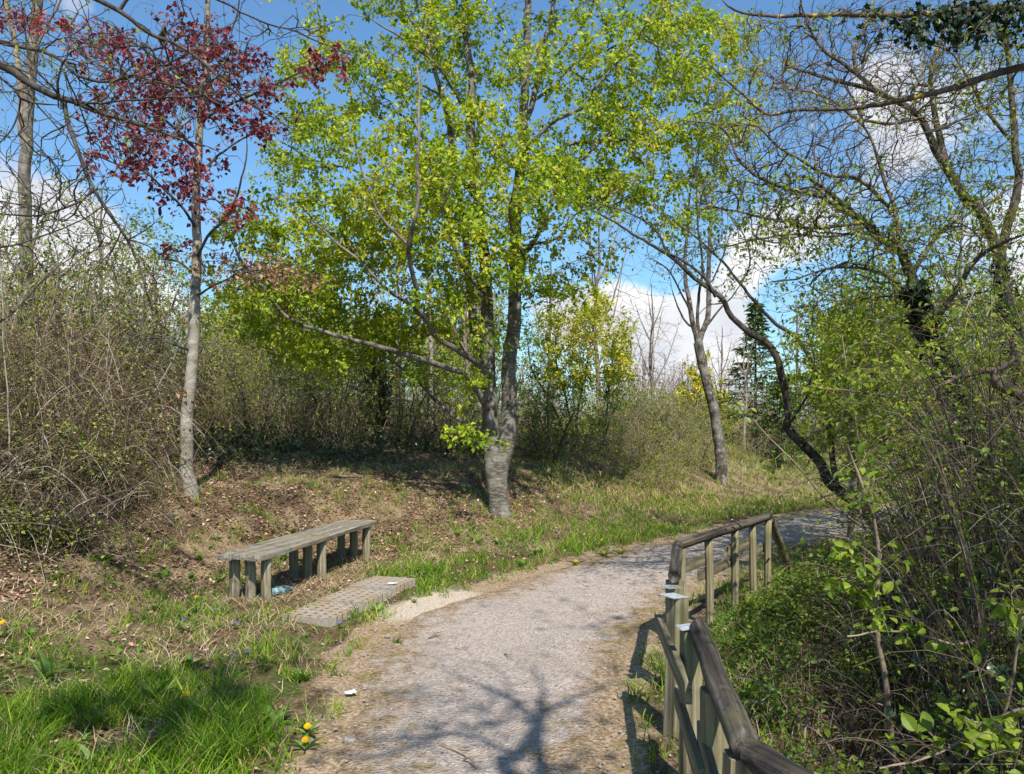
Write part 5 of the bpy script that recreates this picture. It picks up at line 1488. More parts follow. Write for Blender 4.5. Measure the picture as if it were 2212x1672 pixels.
def build_far_trees():
    G = bare_proto(6.5, 380, .0055)
    tb, bb = wood(G, .02)
    def one(label, px, d, s, grp='bare trees beyond the meadow', bark=M_GREYBARK, twig=M_TWIG):
        T = thing('bare_tree', label, 'tree', (0, 0, 0), grp)
        link('trunk', tb.mesh('trunk', bark, smooth=True), T)
        link('branches', bb.mesh('branches', twig, smooth=True), T)
        set_at(T, px, d, s)
        return T
    one('bare pale tree with upswept twigs standing alone against the clouds', 1407, 33, .95)
    one('thin bare tree rising behind the yellow topped shrub', 1292, 23, 1.0)
    one('slender bare tree beside the yellow topped shrub, left of the lone pale one', 1362, 30, .62)
    one('bare tree between the leaning trunk and the conifers', 1560, 38, .85)
    one('bare grey tree in front of the conifers, with a forked pale stem', 1608, 24.5, .55, 'bare trees beyond the meadow', M_COPPERBARK)
    one('bare tree seen low through the gap right of the big trunk', 1190, 24, .8)
    one('bare tree behind the arching trunk, its top in the clouds', 1720, 30, .95)
    one('bare tree at the far left behind the twin stems', -30, 19, 1.0, 'bare trees behind the left bank')
    one('bare tree behind the scrub left of the copper leaved tree', 220, 20, .95, 'bare trees behind the left bank')
    one('bare tree behind the scrub between the copper leaved and the big tree', 640, 24, 1.05, 'bare trees behind the left bank')
    one('bare tree in the gap under the big tree limbs', 860, 25, 1.0, 'bare trees behind the left bank')
    one('bare tree close behind the big forked trunk', 1010, 26, 1.1, 'bare trees behind the left bank')
    one('bare tree at the far right behind the lichened branches', 2080, 17, .95, 'bare trees behind the right thicket')
    one('bare tree at the right behind the lime leaved tree', 1930, 21, 1.05, 'bare trees behind the right thicket')
    # leafing wood edge behind the bank and the thicket, one mass
    Bw, Bl = Buf(), Buf()
    pr = []
    for k in range(3):
        g = bare_proto(8.0, 420, .008, .30)
        b1, b2 = wood(g, .02)
        fl = foliage(g, 2600, .17, .16, .02, 2., .8, .2, .62)
        pr.append((np.concatenate([np.concatenate(b1.v), np.concatenate(b2.v)]), np.concatenate([np.concatenate(b1.q), np.concatenate(b2.q) + b1.n]), np.concatenate(fl.v), np.concatenate(fl.q), np.concatenate(fl.r)))
    for k in range(84):
        px = rng.uniform(-500, 1060) if k % 3 < 2 else rng.uniform(1780, 2800)
        d = rng.uniform(25, 44)
        x = (px - CX) / F * d
        z = float(zfun(np.array([x]), np.array([d]))[0])
        v, q, lv, lq, lr = pr[k % 3]
        a = rng.random() * 6.28; s = rng.uniform(.55, 1.0) * (d / 36)
        R = np.array([[math.cos(a), math.sin(a), 0], [-math.sin(a), math.cos(a), 0], [0, 0, 1]]) * s
        o3 = np.array([x, d, z - .3])
        Bw.add(v @ R + o3, q, None, rng.random())
        if rng.random() < .85:
            lk = len(lv) // 5 * 5 if rng.random() < .5 else len(lv) // 10 * 5
            Bl.add(lv[:lk] @ R + o3, lq[:lk // 5 * 2], None, np.clip(lr[:lk] * .6 + .5 * rng.random() - .05, 0, 1))
    o = link('wood_edge', Bw.mesh('wood_edge', M_TWIG, smooth=True))
    o['kind'] = 'stuff'; o['label'] = 'stems and twigs of the leafing wood behind the bank'; o['category'] = 'wood'
    stuff('wood_edge_foliage', Bl, M_SCRUB, 'thin spring foliage of the wood behind the bank', 'foliage')
    # the far wood, one mass
    protos = []
    for k in range(3):
        g = bare_proto(7.0, 260, .014, .26)
        b1, b2 = wood(g, .02)
        b = Buf()
        for src in (b1, b2):
            off = b.n
            b.add(np.concatenate(src.v), np.concatenate(src.q), None, .5)
        protos.append((np.concatenate(b.v), np.concatenate(b.q)))
    B = Buf()
    for k in range(300):
        px = rng.uniform(-800, 3100); d = rng.uniform(42, 80)
        x = (px - CX) / F * d
        z = float(zfun(np.array([x]), np.array([d]))[0])
        v, q = protos[k % 3]
        a = rng.random() * 6.28; s = rng.uniform(.55, .95) * (d / 62)
        R = np.array([[math.cos(a), math.sin(a), 0], [-math.sin(a), math.cos(a), 0], [0, 0, 1]])
        B.add(v @ R * s + np.array([x, d, z]), q, None, rng.random())
    g, _f = shrub_proto(9, 2.6, 2.0, 500, 10, .05, .012, leafy=False)
    b1, b2 = wood(g, .02, None, tuple(range(12)))
    v1 = np.concatenate([np.concatenate(b1.v), np.concatenate(b2.v)]); q1 = np.concatenate([np.concatenate(b1.q), np.concatenate(b2.q) + b1.n])
    for k in range(260):
        px = rng.uniform(-800, 3100); d = rng.uniform(34, 62)
        x = (px - CX) / F * d
        z = float(zfun(np.array([x]), np.array([d]))[0])
        a = rng.random() * 6.28; s = rng.uniform(.7, 1.3)
        R = np.array([[math.cos(a), math.sin(a), 0], [-math.sin(a), math.cos(a), 0], [0, 0, 1]])
        B.add(v1 @ R * s * np.array([1.3, 1.3, 1]) + np.array([x, d, z]), q1, None, rng.random())
    o = link('distant_woods', B.mesh('distant_woods', M_TWIG, smooth=True))
    o['kind'] = 'stuff'; o['label'] = 'brown leafless wood along the horizon beyond the meadow'; o['category'] = 'wood'

# ------------------------------------------------------------------ thickets, grass, litter
def stuff(name, b, mat, label, cat):
    o = link(name, b.mesh(name, mat))
    o['kind'] = 'stuff'; o['label'] = label; o['category'] = cat
    return o

def in_view(x, y, m=260):
    px = CX + x / np.maximum(y, .3) * F
    return (px > -m) & (px < 2212 + m)

def build_brambles():
    # left bramble bank
    N = 5200
    px = rng.uniform(-350, 470, N); d = rng.uniform(7.0, 10.8, N)
    x = (px - CX) / F * d
    edge = 7.1 + 1.5 * smooth(px, 120, 420) + .8 * (fbm(x * 1.3, d, 2) - .5)
    edge = edge + 3.4 * smooth(px, 250, 380)
    k = (d > edge) & (px < 395)
    x, d, px = x[k], d[k], px[k]
    n = len(x)
    base = np.stack([x, d, zfun(x, d) - .03], -1)
    top = (.35 + 1.25 * smooth(d, 7, 9.6)) * (1 - .6 * smooth(px, 200, 390)) * (.75 + .5 * fbm(x * .8, d * .8, 33))
    h = top * (.4 + .7 * rng.random(n))
    b = Buf()
    p = canes(b, base, h, h * (.4 + .9 * rng.random(n)), rng.random(n) * 6.28, .0022 + .0026 * rng.random(n), 9, .80, .045)
    # stems lying and leaning every way through the mass
    m = 5200
    i = rng.integers(0, n, m)
    bb = base[i].copy(); bb[:, 2] += top[i] * (.05 + .95 * rng.random(m)); bb[:, :2] += rng.normal(0, .25, (m, 2))
    az = rng.random(m) * 6.28; ln = .35 + .8 * rng.random(m)
    t = np.linspace(-.5, .5, 7)
    q = bb[:, None] + (ln[:, None] * t[None])[..., None] * np.stack([np.cos(az), np.sin(az), rng.normal(.1, .6, m)], -1)[:, None]
    q[..., 2] -= (rng.normal(.25, .3, m) * ln)[:, None] * (t ** 2)[None] * 2
    q += np.cumsum(rng.normal(0, .010, (m, 7, 3)), 1)
    tubes(b, q, (.0022 + .0026 * rng.random(m))[:, None] * np.linspace(1.1, .5, 7)[None], 3)
    m2 = 330
    i2 = rng.integers(0, n, m2)
    canes(b, base[i2], top[i2] * (.7 + .7 * rng.random(m2)), .2 + .6 * rng.random(m2), rng.random(m2) * 6.28, .005 + .004 * rng.random(m2), 6, .5, .03)
    stuff('bramble_thicket', b, M_CANE, 'tangled brown bramble canes covering the left bank', 'thicket')
    f = Buf()
    n2 = 80000
    i = rng.integers(0, n, n2); j = rng.integers(2, 9, n2)
    c = np.concatenate([p[i[:50000], j[:50000]], q[rng.integers(0, m, 30000), rng.integers(0, 7, 30000)]]) + rng.normal(0, .03, (n2, 3))
    tone = fbm(c[:, 0] * 1.6, c[:, 1] * 1.6 + c[:, 2] * 1.3, 14, 3)
    kk = tone > .49 + .35 * (rng.random(n2) - .5)
    c = c[kk]
    leaves(f, c, rng.normal(0, 1, (len(c), 3)) * np.array([1, 1, .5]), rng.normal(0, .5, (len(c), 3)) + np.array([0, -.3, 1]), .036 * (.5 + .9 * rng.random(len(c))), .7, LEAF_A)
    stuff('bramble_leaves', f, M_SCRUB, 'small fresh leaves scattered through the left brambles', 'leaves')
    # dark bank under and behind the big tree
    N = 2600
    px = rng.uniform(380, 1400, N); d = rng.uniform(12.6, 17.5, N)
    x = (px - CX) / F * d
    n = N
    base = np.stack([x, d, zfun(x, d) - .03], -1)
    keep = (sdist(LE, x, d) > 5.6 + .8 * rng.random(N)) & (d > 12.8)
    base = base[keep]; n = len(base)
    h = (.25 + .75 * rng.random(n) ** 1.4) * smooth(base[:, 1], 12.2, 14)
    b = Buf()
    p = canes(b, base, h, h * (.3 + .8 * rng.random(n)), rng.random(n) * 6.28, .0035 + .004 * rng.random(n), 7, .6, .04)
    stuff('shaded_undergrowth', b, M_TWIG, 'thin brown stems on the shaded bank behind the big tree', 'undergrowth')
    f = Buf()
    n2 = 5000
    i = rng.integers(0, n, n2); j = rng.integers(1, 7, n2)
    c = p[i, j] + rng.normal(0, .03, (n2, 3))
    leaves(f, c, rng.normal(0, 1, (n2, 3)), rng.normal(0, .5, (n2, 3)) + np.array([0, 0, 1]), .045 * (.5 + .9 * rng.random(n2)), .65)
    stuff('undergrowth_leaves', f, M_SPRING, 'sparse green leaves on the shaded bank', 'leaves')

def build_right_thicket():
    # long tangled stems over the ditch
    N = 24000
    y = rng.uniform(1.7, 11.5, N); x = rng.uniform(.9, 8.5, N)
    sr = -sdist(RE, x, y)
    gate = .62 + .25 * (fbm(x, y, 77) - .5)
    k = (sr > gate) & in_view(x, y, 420)
    x, y, sr = x[k], y[k], sr[k]
    n = min(len(x), 7000)
    x, y, sr = x[:n], y[:n], sr[:n]
    base = np.stack([x, y, zfun(x, y) - .03], -1)
    hm = .14 + .38 * smooth(sr, .8, 2.0) + 2.1 * smooth(sr, .8, 2.3) * smooth(x / y, .40, .60)
    h = hm * (.45 + .75 * rng.random(n))
    b = Buf()
    p = canes(b, base, h, np.minimum(h * (.3 + .7 * rng.random(n)), .25 + .35 * sr), rng.random(n) * 6.28, .0024 + .0046 * rng.random(n) ** 3, 12, .62, .05, 4)
    m = 1300
    i = rng.choice(np.nonzero((sr > 1.0) & (hm > .3))[0], m)
    bb = base[i].copy(); bb[:, 2] += hm[i] * (.1 + .8 * rng.random(m))
    az = rng.random(m) * 6.28; ln = np.minimum(.3 + .9 * rng.random(m) ** 1.5, .9 * sr[i])
    t = np.linspace(-.5, .5, 12)
    q = bb[:, None] + (ln[:, None] * t[None])[..., None] * np.stack([np.cos(az), np.sin(az), rng.normal(.15, .35, m)], -1)[:, None]
    q += np.cumsum(np.cumsum(rng.normal(0, .0022, (m, 12, 3)), 1), 1)
    tubes(b, q, (.0024 + .006 * rng.random(m) ** 4)[:, None] * np.linspace(1.1, .35, 12)[None], 5)
    stuff('thicket_stems', b, M_STEM, 'tangled grey brown stems filling the right hand ditch', 'thicket')
    f = Buf()
    n2 = 150000
    i = rng.integers(0, n, n2); j = rng.integers(1, 12, n2)
    c = np.where((rng.random(n2) < .75)[:, None], p[i, j], q[rng.integers(0, m, n2), rng.integers(0, 12, n2)])
    tone = fbm(c[:, 0] * 1.8, c[:, 1] * 1.8 + c[:, 2] * 1.6, 15, 2)
    kk = (tone > .48 + .3 * (rng.random(n2) - .5))
    c = c[kk]; m = len(c)
    c = c + rng.normal(0, .025, (m, 3))
    leaves(f, c, rng.normal(0, 1, (m, 3)) * np.array([1, 1, .45]) + np.array([0, 0, -.3]), rng.normal(0, .45, (m, 3)) + np.array([0, -.15, 1]), .040 * (.45 + .9 * rng.random(m)), .62, LEAF_B, np.clip(rng.random(m) * .9 + (tone[kk] - .5) * .8, 0, 1))
    stuff('thicket_leaves', f, M_SPRING, 'fresh green leaves in the right hand thicket', 'leaves')
    # dark ivy leaves added to deepen the shade in thicket and bank crest
    f = Buf()
    ok = np.nonzero(hm > .6)[0]
    n4 = 26000
    i = rng.choice(ok, n4)
    c = base[i] + np.stack([rng.normal(0, .12, n4), rng.normal(0, .12, n4), hm[i] * rng.random(n4) ** 1.3 * .9 + .03], -1)
    tn = fbm(c[:, 0] * 1.1 + 3, c[:, 1] * 1.1 + c[:, 2] * .8, 18, 2)
    c = c[tn > .5]
    leaves(f, c, rng.normal(0, 1, (len(c), 3)) + np.array([0, 0, -.4]), rng.normal(0, .6, (len(c), 3)) + np.array([0, -.4, .8]), .05 * (.5 + .8 * rng.random(len(c))), .85, LEAF_IVY)
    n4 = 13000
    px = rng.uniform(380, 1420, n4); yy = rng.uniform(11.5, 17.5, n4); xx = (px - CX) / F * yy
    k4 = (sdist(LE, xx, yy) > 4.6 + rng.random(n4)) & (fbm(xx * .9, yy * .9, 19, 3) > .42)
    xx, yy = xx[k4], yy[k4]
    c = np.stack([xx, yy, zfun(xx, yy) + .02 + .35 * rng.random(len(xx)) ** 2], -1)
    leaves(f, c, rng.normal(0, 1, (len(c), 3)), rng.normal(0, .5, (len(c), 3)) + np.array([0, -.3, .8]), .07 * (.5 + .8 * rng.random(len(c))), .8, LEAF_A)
    stuff('shade_ivy', f, M_DARKLEAF, 'dark ivy leaves added to deepen the shade in the thicket and on the bank crest', 'ivy')
    # dry runners and dead stalks nearer the railing
    n3 = 5200
    y = rng.uniform(1.8, 9.5, n3); x = rng.uniform(.7, 6, n3)
    s3 = -sdist(RE, x, y)
    k = (s3 > .5) & in_view(x, y, 300)
    x, y, s3 = x[k], y[k], s3[k]; n3 = len(x)
    bs = np.stack([x, y, zfun(x, y) - .02], -1)
    hh = (.06 + .34 * rng.random(n3) ** 1.8) * smooth(s3, .3, 1.0)
    b = Buf()
    canes(b, bs, hh, np.minimum(.15 + .5 * rng.random(n3), s3 * .8), rng.random(n3) * 6.28, .0018 + .0026 * rng.random(n3) ** 2, 8, .85, .07, 3)
    stuff('dry_runners', b, M_CANE, 'dry trailing stems between the weeds below the railing', 'undergrowth')
    # dense low green plants by the railing
    f = Buf()
    n2 = 34000
    y = rng.uniform(2.0, 9.5, n2); x = rng.uniform(.5, 5.2, n2)
    sr = -sdist(RE, x, y)
    d_ = fbm(x * 2.2, y * 2.2, 41, 3)
    kk = (sr > .3) & (d_ > .54 - .13 * np.exp(-((sr - .9) / .6) ** 2) + .16 * (rng.random(n2) - .5)) & in_view(x, y)
    x, y = x[kk], y[kk]; m = len(x)
    c = np.stack([x, y, zfun(x, y) + .02 + .24 * rng.random(m) ** 1.4 * smooth(sr[kk], .3, 1.0)], -1)
    leaves(f, c, rng.normal(0, 1, (m, 3)) * np.array([1, 1, .5]), rng.normal(0, .5, (m, 3)) + np.array([0, -.1, 1]), .036 * (.5 + .9 * rng.random(m)), .62, LEAF_B)
    stuff('low_weeds', f, M_WEED, 'low leafy green weeds below the railing', 'weeds')

def blades(b, x, y, h, lean, w, rnd, zoff=0.):
    n = len(x)
    z = zfun(x, y) - .01 + zoff
    a = rng.random(n) * 6.28; a2 = rng.random(n) * 6.28
    L = np.stack([np.cos(a), np.sin(a)], -1) * lean[:, None]
    S = np.stack([np.cos(a2), np.sin(a2)], -1) * (w / 2)[:, None]
    v = np.zeros((n, 7, 3))
    def put(k, f, s):
        v[:, k, 0] = x + L[:, 0] * f ** 1.8 + S[:, 0] * s
        v[:, k, 1] = y + L[:, 1] * f ** 1.8 + S[:, 1] * s
        v[:, k, 2] = z + h * (f - .28 * f ** 2.5 * np.minimum(1, lean / np.maximum(h, .01)))
    put(0, 0, -.8); put(1, 0, .8); put(2, .4, -1); put(3, .4, 1); put(4, .75, -.7); put(5, .75, .7); put(6, 1, 0)
    o = (np.arange(n) * 7)[:, None, None]
    q = (np.array([[0, 1, 3, 2], [2, 3, 5, 4]])[None] + o).reshape(-1, 4)
    t = (np.array([[4, 5, 6]])[None] + o).reshape(-1, 3)
    b.add(v, q, t, np.repeat(rnd, 7))

def tufts(b, cx, cy, nb, r, h, w, tone, dry=.12):
    """clumps of blades"""
    k = np.repeat(np.arange(len(cx)), nb)
    n = len(k)
    a = rng.random(n) * 6.28; q = rng.random(n) ** .6 * np.asarray(r)[k]
    x = cx[k] + np.cos(a) * q; y = cy[k] + np.sin(a) * q
    hh = np.asarray(h)[k] * (.45 + .75 * rng.random(n))
    rn = np.clip(np.asarray(tone)[k] + rng.normal(0, .13, n), 0, .84)
    rn = np.where(rng.random(n) < dry, .86 + .14 * rng.random(n), rn)
    blades(b, x, y, hh, hh * (.25 + .75 * rng.random(n)), np.asarray(w)[k] * (.7 + .6 * rng.random(n)), rn)

def build_grass():
    b = Buf()
    # near left sward
    n = 15000
    y = rng.uniform(2.4, 7.2, n); x = rng.uniform(-5.2, -.5, n)
    sl = sdist(LE, x, y)
    px = CX + x / y * F; py = HY + (H - .1) / y * F
    lush = fbm(x * 1.5, y * 1.5, 61, 3)
    left = smooth(px, 760, 420)
    dens = (.07 + .75 * left * smooth(y, 5.6, 4.2)) * smooth(lush, .44, .62) * (1 - smooth(y, 5.0, 6.0) * .6) * smooth(sl, .05, .6)
    dens = np.where((px < 330) & (y > 5.6), dens * .15, dens)
    k = (rng.random(n) < dens) & in_view(x, y, 500)
    x, y, lush, left = x[k], y[k], lush[k], left[k]
    m = len(x)
    tufts(b, x, y, 13, .03 + .07 * rng.random(m), (.07 + .14 * rng.random(m) ** 1.5) * (.55 + .55 * left), np.full(m, .0055), .05 + .75 * rng.random(m), .12)
    # verge from the bench to the bend
    n = 16000
    y = rng.uniform(6.2, 17, n); x = rng.uniform(-3.5, 9, n)
    sl = sdist(LE, x, y)
    lush = fbm(x * 1.1, y * 1.1, 71, 3)
    dens = smooth(sl, .08, .35) * (1 - smooth(sl, 1.1, 2.8)) * smooth(lush, .42, .64) * .6 * (1 - .45 * smooth(x, 1.5, 4))
    under = (np.abs((x + 1.88 - (y - 8.1) * .22)) < .34) & (y > 6.7) & (y < 9.6)
    pav = (np.abs((x + 1.17 + .25) - (y - 7.04 - .08) * .322) < .33) & (y > 6.2) & (y < 8.05)
    k = (rng.random(n) < dens) & ~under & ~pav & in_view(x, y)
    x, y, lush, sl = x[k], y[k], lush[k], sl[k]
    m = len(x)
    tufts(b, x, y, 18, .04 + .08 * rng.random(m), (.06 + .15 * rng.random(m) ** 1.4) * (1.1 - .45 * smooth(y, 10, 15)), np.full(m, .0062), .1 + .65 * rng.random(m), .14)
    # thin tufts on the bank and along the path edges
    n = 26000
    y = rng.uniform(2.4, 16, n); x = rng.uniform(-6, 9, n)
    sl = sdist(LE, x, y); sr = -sdist(RE, x, y)
    lush = fbm(x * 1.7, y * 1.7, 81, 3)
    dens = np.where(sl > 0, .5 * smooth(lush, .38, .58) * smooth(sl, -.05, .25) * (1 - .75 * smooth(sl, 3.0, 5.0)), 1.6 * smooth(sr, -.02, .15) * (1 - smooth(sr, .6, 1.2)) * smooth(lush, .26, .46))
    k = (rng.random(n) < dens) & ~((np.abs((x + 1.88 - (y - 8.1) * .22)) < .34) & (y > 6.7) & (y < 9.6)) & ~((np.abs((x + 1.17 + .25) - (y - 7.04 - .08) * .322) < .31) & (y > 6.25) & (y < 8.0)) & in_view(x, y)
    x, y, lush = x[k], y[k], lush[k]
    m = len(x)
    tufts(b, x, y, 10, .03 + .06 * rng.random(m), .05 + .12 * rng.random(m), np.full(m, .006), .1 + .65 * rng.random(m), .2)
    # fine bluish clumps at the bottom of the sward
    n = 900
    y = rng.uniform(2.5, 4.6, n); x = rng.uniform(-3.4, -1.2, n)
    q_ = fbm(x * 2.1 + 4, y * 2.1, 131, 2)
    k = (q_ > .54) & (sdist(LE, x, y) > .5)
    x, y = x[k], y[k]; m = len(x)
    tufts(b, x, y, 26, .04 + .05 * rng.random(m), .14 + .12 * rng.random(m), np.full(m, .003), .0 + .25 * rng.random(m), .05)
    stuff('grass', b, M_GRASS, 'fresh green spring grass in tufts on the verges', 'grass')
    # far meadow
    b = Buf()
    n = 9000
    y = 13.5 + 24 * rng.random(n) ** 1.4; x = rng.uniform(.5, 20, n)
    sl = sdist(LE, x, y); sr = -sdist(RE, x, y)
    k = (np.maximum(sl, sr) > .3) & in_view(x, y, 100)
    x, y = x[k], y[k]; m = len(x)
    tufts(b, x, y, 9, .12 + .12 * rng.random(m), .08 + .14 * rng.random(m), np.full(m, .012), .1 + .6 * rng.random(m), .5)
    stuff('meadow_grass', b, M_GRASS, 'rough greenish meadow grass beyond the path bend', 'grass')
    # straw
    b = Buf()
    n = 22000
    y = rng.uniform(2.4, 15, n); x = rng.uniform(-6, 6.5, n)
    sl = sdist(LE, x, y); sr = -sdist(RE, x, y)
    s = fbm(x * 1.3 + 7, y * 1.3, 91, 3)
    dens = np.where(sl > 0, .55 * smooth(s, .36, .62) * smooth(sl, .3, 1.0), .3 * smooth(s, .45, .65) * smooth(sr, .5, 1.0))
    k = (rng.random(n) < dens) & ~((np.abs((x + 1.17 + .25) - (y - 7.04 - .08) * .322) < .29) & (y > 6.3) & (y < 7.9)) & in_view(x, y)
    x, y = x[k], y[k]; m = len(x)
    kk = np.repeat(np.arange(m), 11); q = len(kk)
    a = rng.random(q) * 6.28; r = rng.random(q) * .12
    h = .03 + .10 * rng.random(q)
    blades(b, x[kk] + np.cos(a) * r, y[kk] + np.sin(a) * r, h, .05 + .16 * rng.random(q), np.full(q, .0045), rng.random(q))
    stuff('dry_grass', b, M_STRAW, 'bleached dry grass lying over the bank', 'grass')

def build_litter():
    b = Buf()
    n = 170000
    y = 2.4 + 13.6 * rng.random(n) ** 1.25; x = rng.uniform(-7, 7, n)
    sl = sdist(LE, x, y); sr = -sdist(RE, x, y)
    s = fbm(x * 1.2 + 3, y * 1.2, 101, 3)
    dens = np.where(sl > 0, (.4 + .6 * smooth(sl, 1.0, 3.0)) * (.12 + .88 * smooth(s, .34, .58)) * smooth(sl, .15, .8), .6 * smooth(sr, .25, 1.2) * (.15 + .85 * smooth(s, .34, .58)))
    k = (rng.random(n) < dens) & in_view(x, y)
    x, y = x[k], y[k]; m = len(x)
    c = np.stack([x, y, zfun(x, y) + .004 + .02 * rng.random(m)], -1)
    leaves(b, c, rng.normal(0, 1, (m, 3)) * np.array([1, 1, .3]), rng.normal(0, .4, (m, 3)) + np.array([0, 0, 1]), .045 * (.4 + .9 * rng.random(m)), .6)
    stuff('fallen_leaves', b, M_LITTER, 'brown fallen leaves covering the bank', 'leaves')
    # broad ground leaves on the left
    b = Buf()
    n = 60000
    y = 2.4 + 12 * rng.random(n) ** 1.3; x = rng.uniform(-6, 5, n)
    sl = sdist(LE, x, y)
    s = fbm(x * 1.9 + 3, y * 1.9, 111, 3)
    k = (rng.random(n) < .75 * smooth(s, .46, .62) * smooth(sl, .2, .8)) & ~((np.abs((x + 1.17 + .25) - (y - 7.04 - .08) * .322) < .29) & (y > 6.3) & (y < 7.9)) & in_view(x, y)
    x, y = x[k], y[k]; m = len(x)
    c = np.stack([x, y, zfun(x, y) + .01 + .07 * rng.random(m)], -1)
    leaves(b, c, rng.normal(0, 1, (m, 3)) * np.array([1, 1, .45]), rng.normal(0, .45, (m, 3)) + np.array([0, 0, 1]), .032 * (.4 + 1.0 * rng.random(m)), .55)
    stuff('ground_leaves', b, M_WEED, 'small green ground plants among the dead leaves', 'weeds')
    # broad leaved rosettes too many to count among the grass
    b = Buf()
    n = 520
    y = 2.5 + 8 * rng.random(n) ** 1.4; x = rng.uniform(-4.6, 3.5, n)
    sl = sdist(LE, x, y)
    k = (sl > .25) & (sl < 3.2) & in_view(x, y, 100) & ~((np.abs((x + 1.17 + .25) - (y - 7.04 - .08) * .322) < .34) & (y > 6.2) & (y < 8.1)) & ~((np.abs((x + 1.88 - (y - 8.1) * .22)) < .34) & (y > 6.7) & (y < 9.6))
    x, y = x[k], y[k]; m = len(x)
    kk = np.repeat(np.arange(m), 7); q = len(kk)
    a = rng.random(q) * 6.28
    up_ = .25 + 1.1 * rng.random(q)
    c = np.stack([x[kk] + .008 * np.cos(a), y[kk] + .008 * np.sin(a), zfun(x[kk], y[kk])], -1)
    leaves(b, c, np.stack([np.cos(a), np.sin(a), up_], -1), np.stack([-np.cos(a) * .6, -np.sin(a) * .6, np.ones(q)], -1) + rng.normal(0, .15, (q, 3)), (.04 + .09 * rng.random(m) ** 1.5)[kk] * (.6 + .6 * rng.random(q)), .28 + .2 * rng.random(q), LEAF_B, np.clip(.2 + .7 * rng.random(m)[kk] + rng.normal(0, .1, q), 0, 1))
    stuff('meadow_weeds', b, M_WEED, 'dandelion and plantain leaves growing through the grass', 'weeds')
    # loose stones and rusty bud scales on the gravel
    for nm, mat, n, lab in (('pebbles', simple_mat('pebble', (.21, .19, .17), .9, 0, (.33, .30, .275)), 5200, 'loose grey pebbles on the gravel path'), ('bud_scales', M_LITTER, 7000, 'rust brown bud scales strewn over the path edges')):
        b = Buf()
        y = 2.4 + 9 * rng.random(n) ** 1.5
        x = rng.uniform(-2.2, 3.6, n)
        sl = sdist(LE, x, y); sr = -sdist(RE, x, y)
        e = np.maximum(sl, sr)
        k = (e < .35) & (rng.random(n) < (.35 + .65 * smooth(e, -1.0, .0)))
        x, y = x[k], y[k]; m = len(x)
        c = np.stack([x, y, zfun(x, y) + .016], -1)
        if nm == 'pebbles':
            s = .004 + .010 * rng.random(m) ** 3.0
            o = np.array([(1, 0, 0), (0, 1, 0), (-1, 0, 0), (0, -1, 0), (0, 0, .65), (.7, .7, .3), (-.7, .7, .3), (-.7, -.7, .3), (.7, -.7, .3)])
            tr = np.array([(0, 5, 8), (1, 6, 5), (2, 7, 6), (3, 8, 7), (4, 5, 6), (4, 6, 7), (4, 7, 8), (4, 8, 5)])
            v = c[:, None] + s[:, None, None] * o[None] * (1 + .5 * (rng.random((m, 9, 3)) - .5))
            b.add(v, None, (tr[None] + (np.arange(m) * 9)[:, None, None]).reshape(-1, 3), np.repeat(rng.random(m), 9))
        else:
            leaves(b, c, rng.normal(0, 1, (m, 3)) * np.array([1, 1, .1]), rng.normal(0, .25, (m, 3)) + np.array([0, 0, 1]), .014 * (.5 + rng.random(m)), .4)
        stuff(nm, b, mat, lab, 'gravel' if nm == 'pebbles' else 'debris')

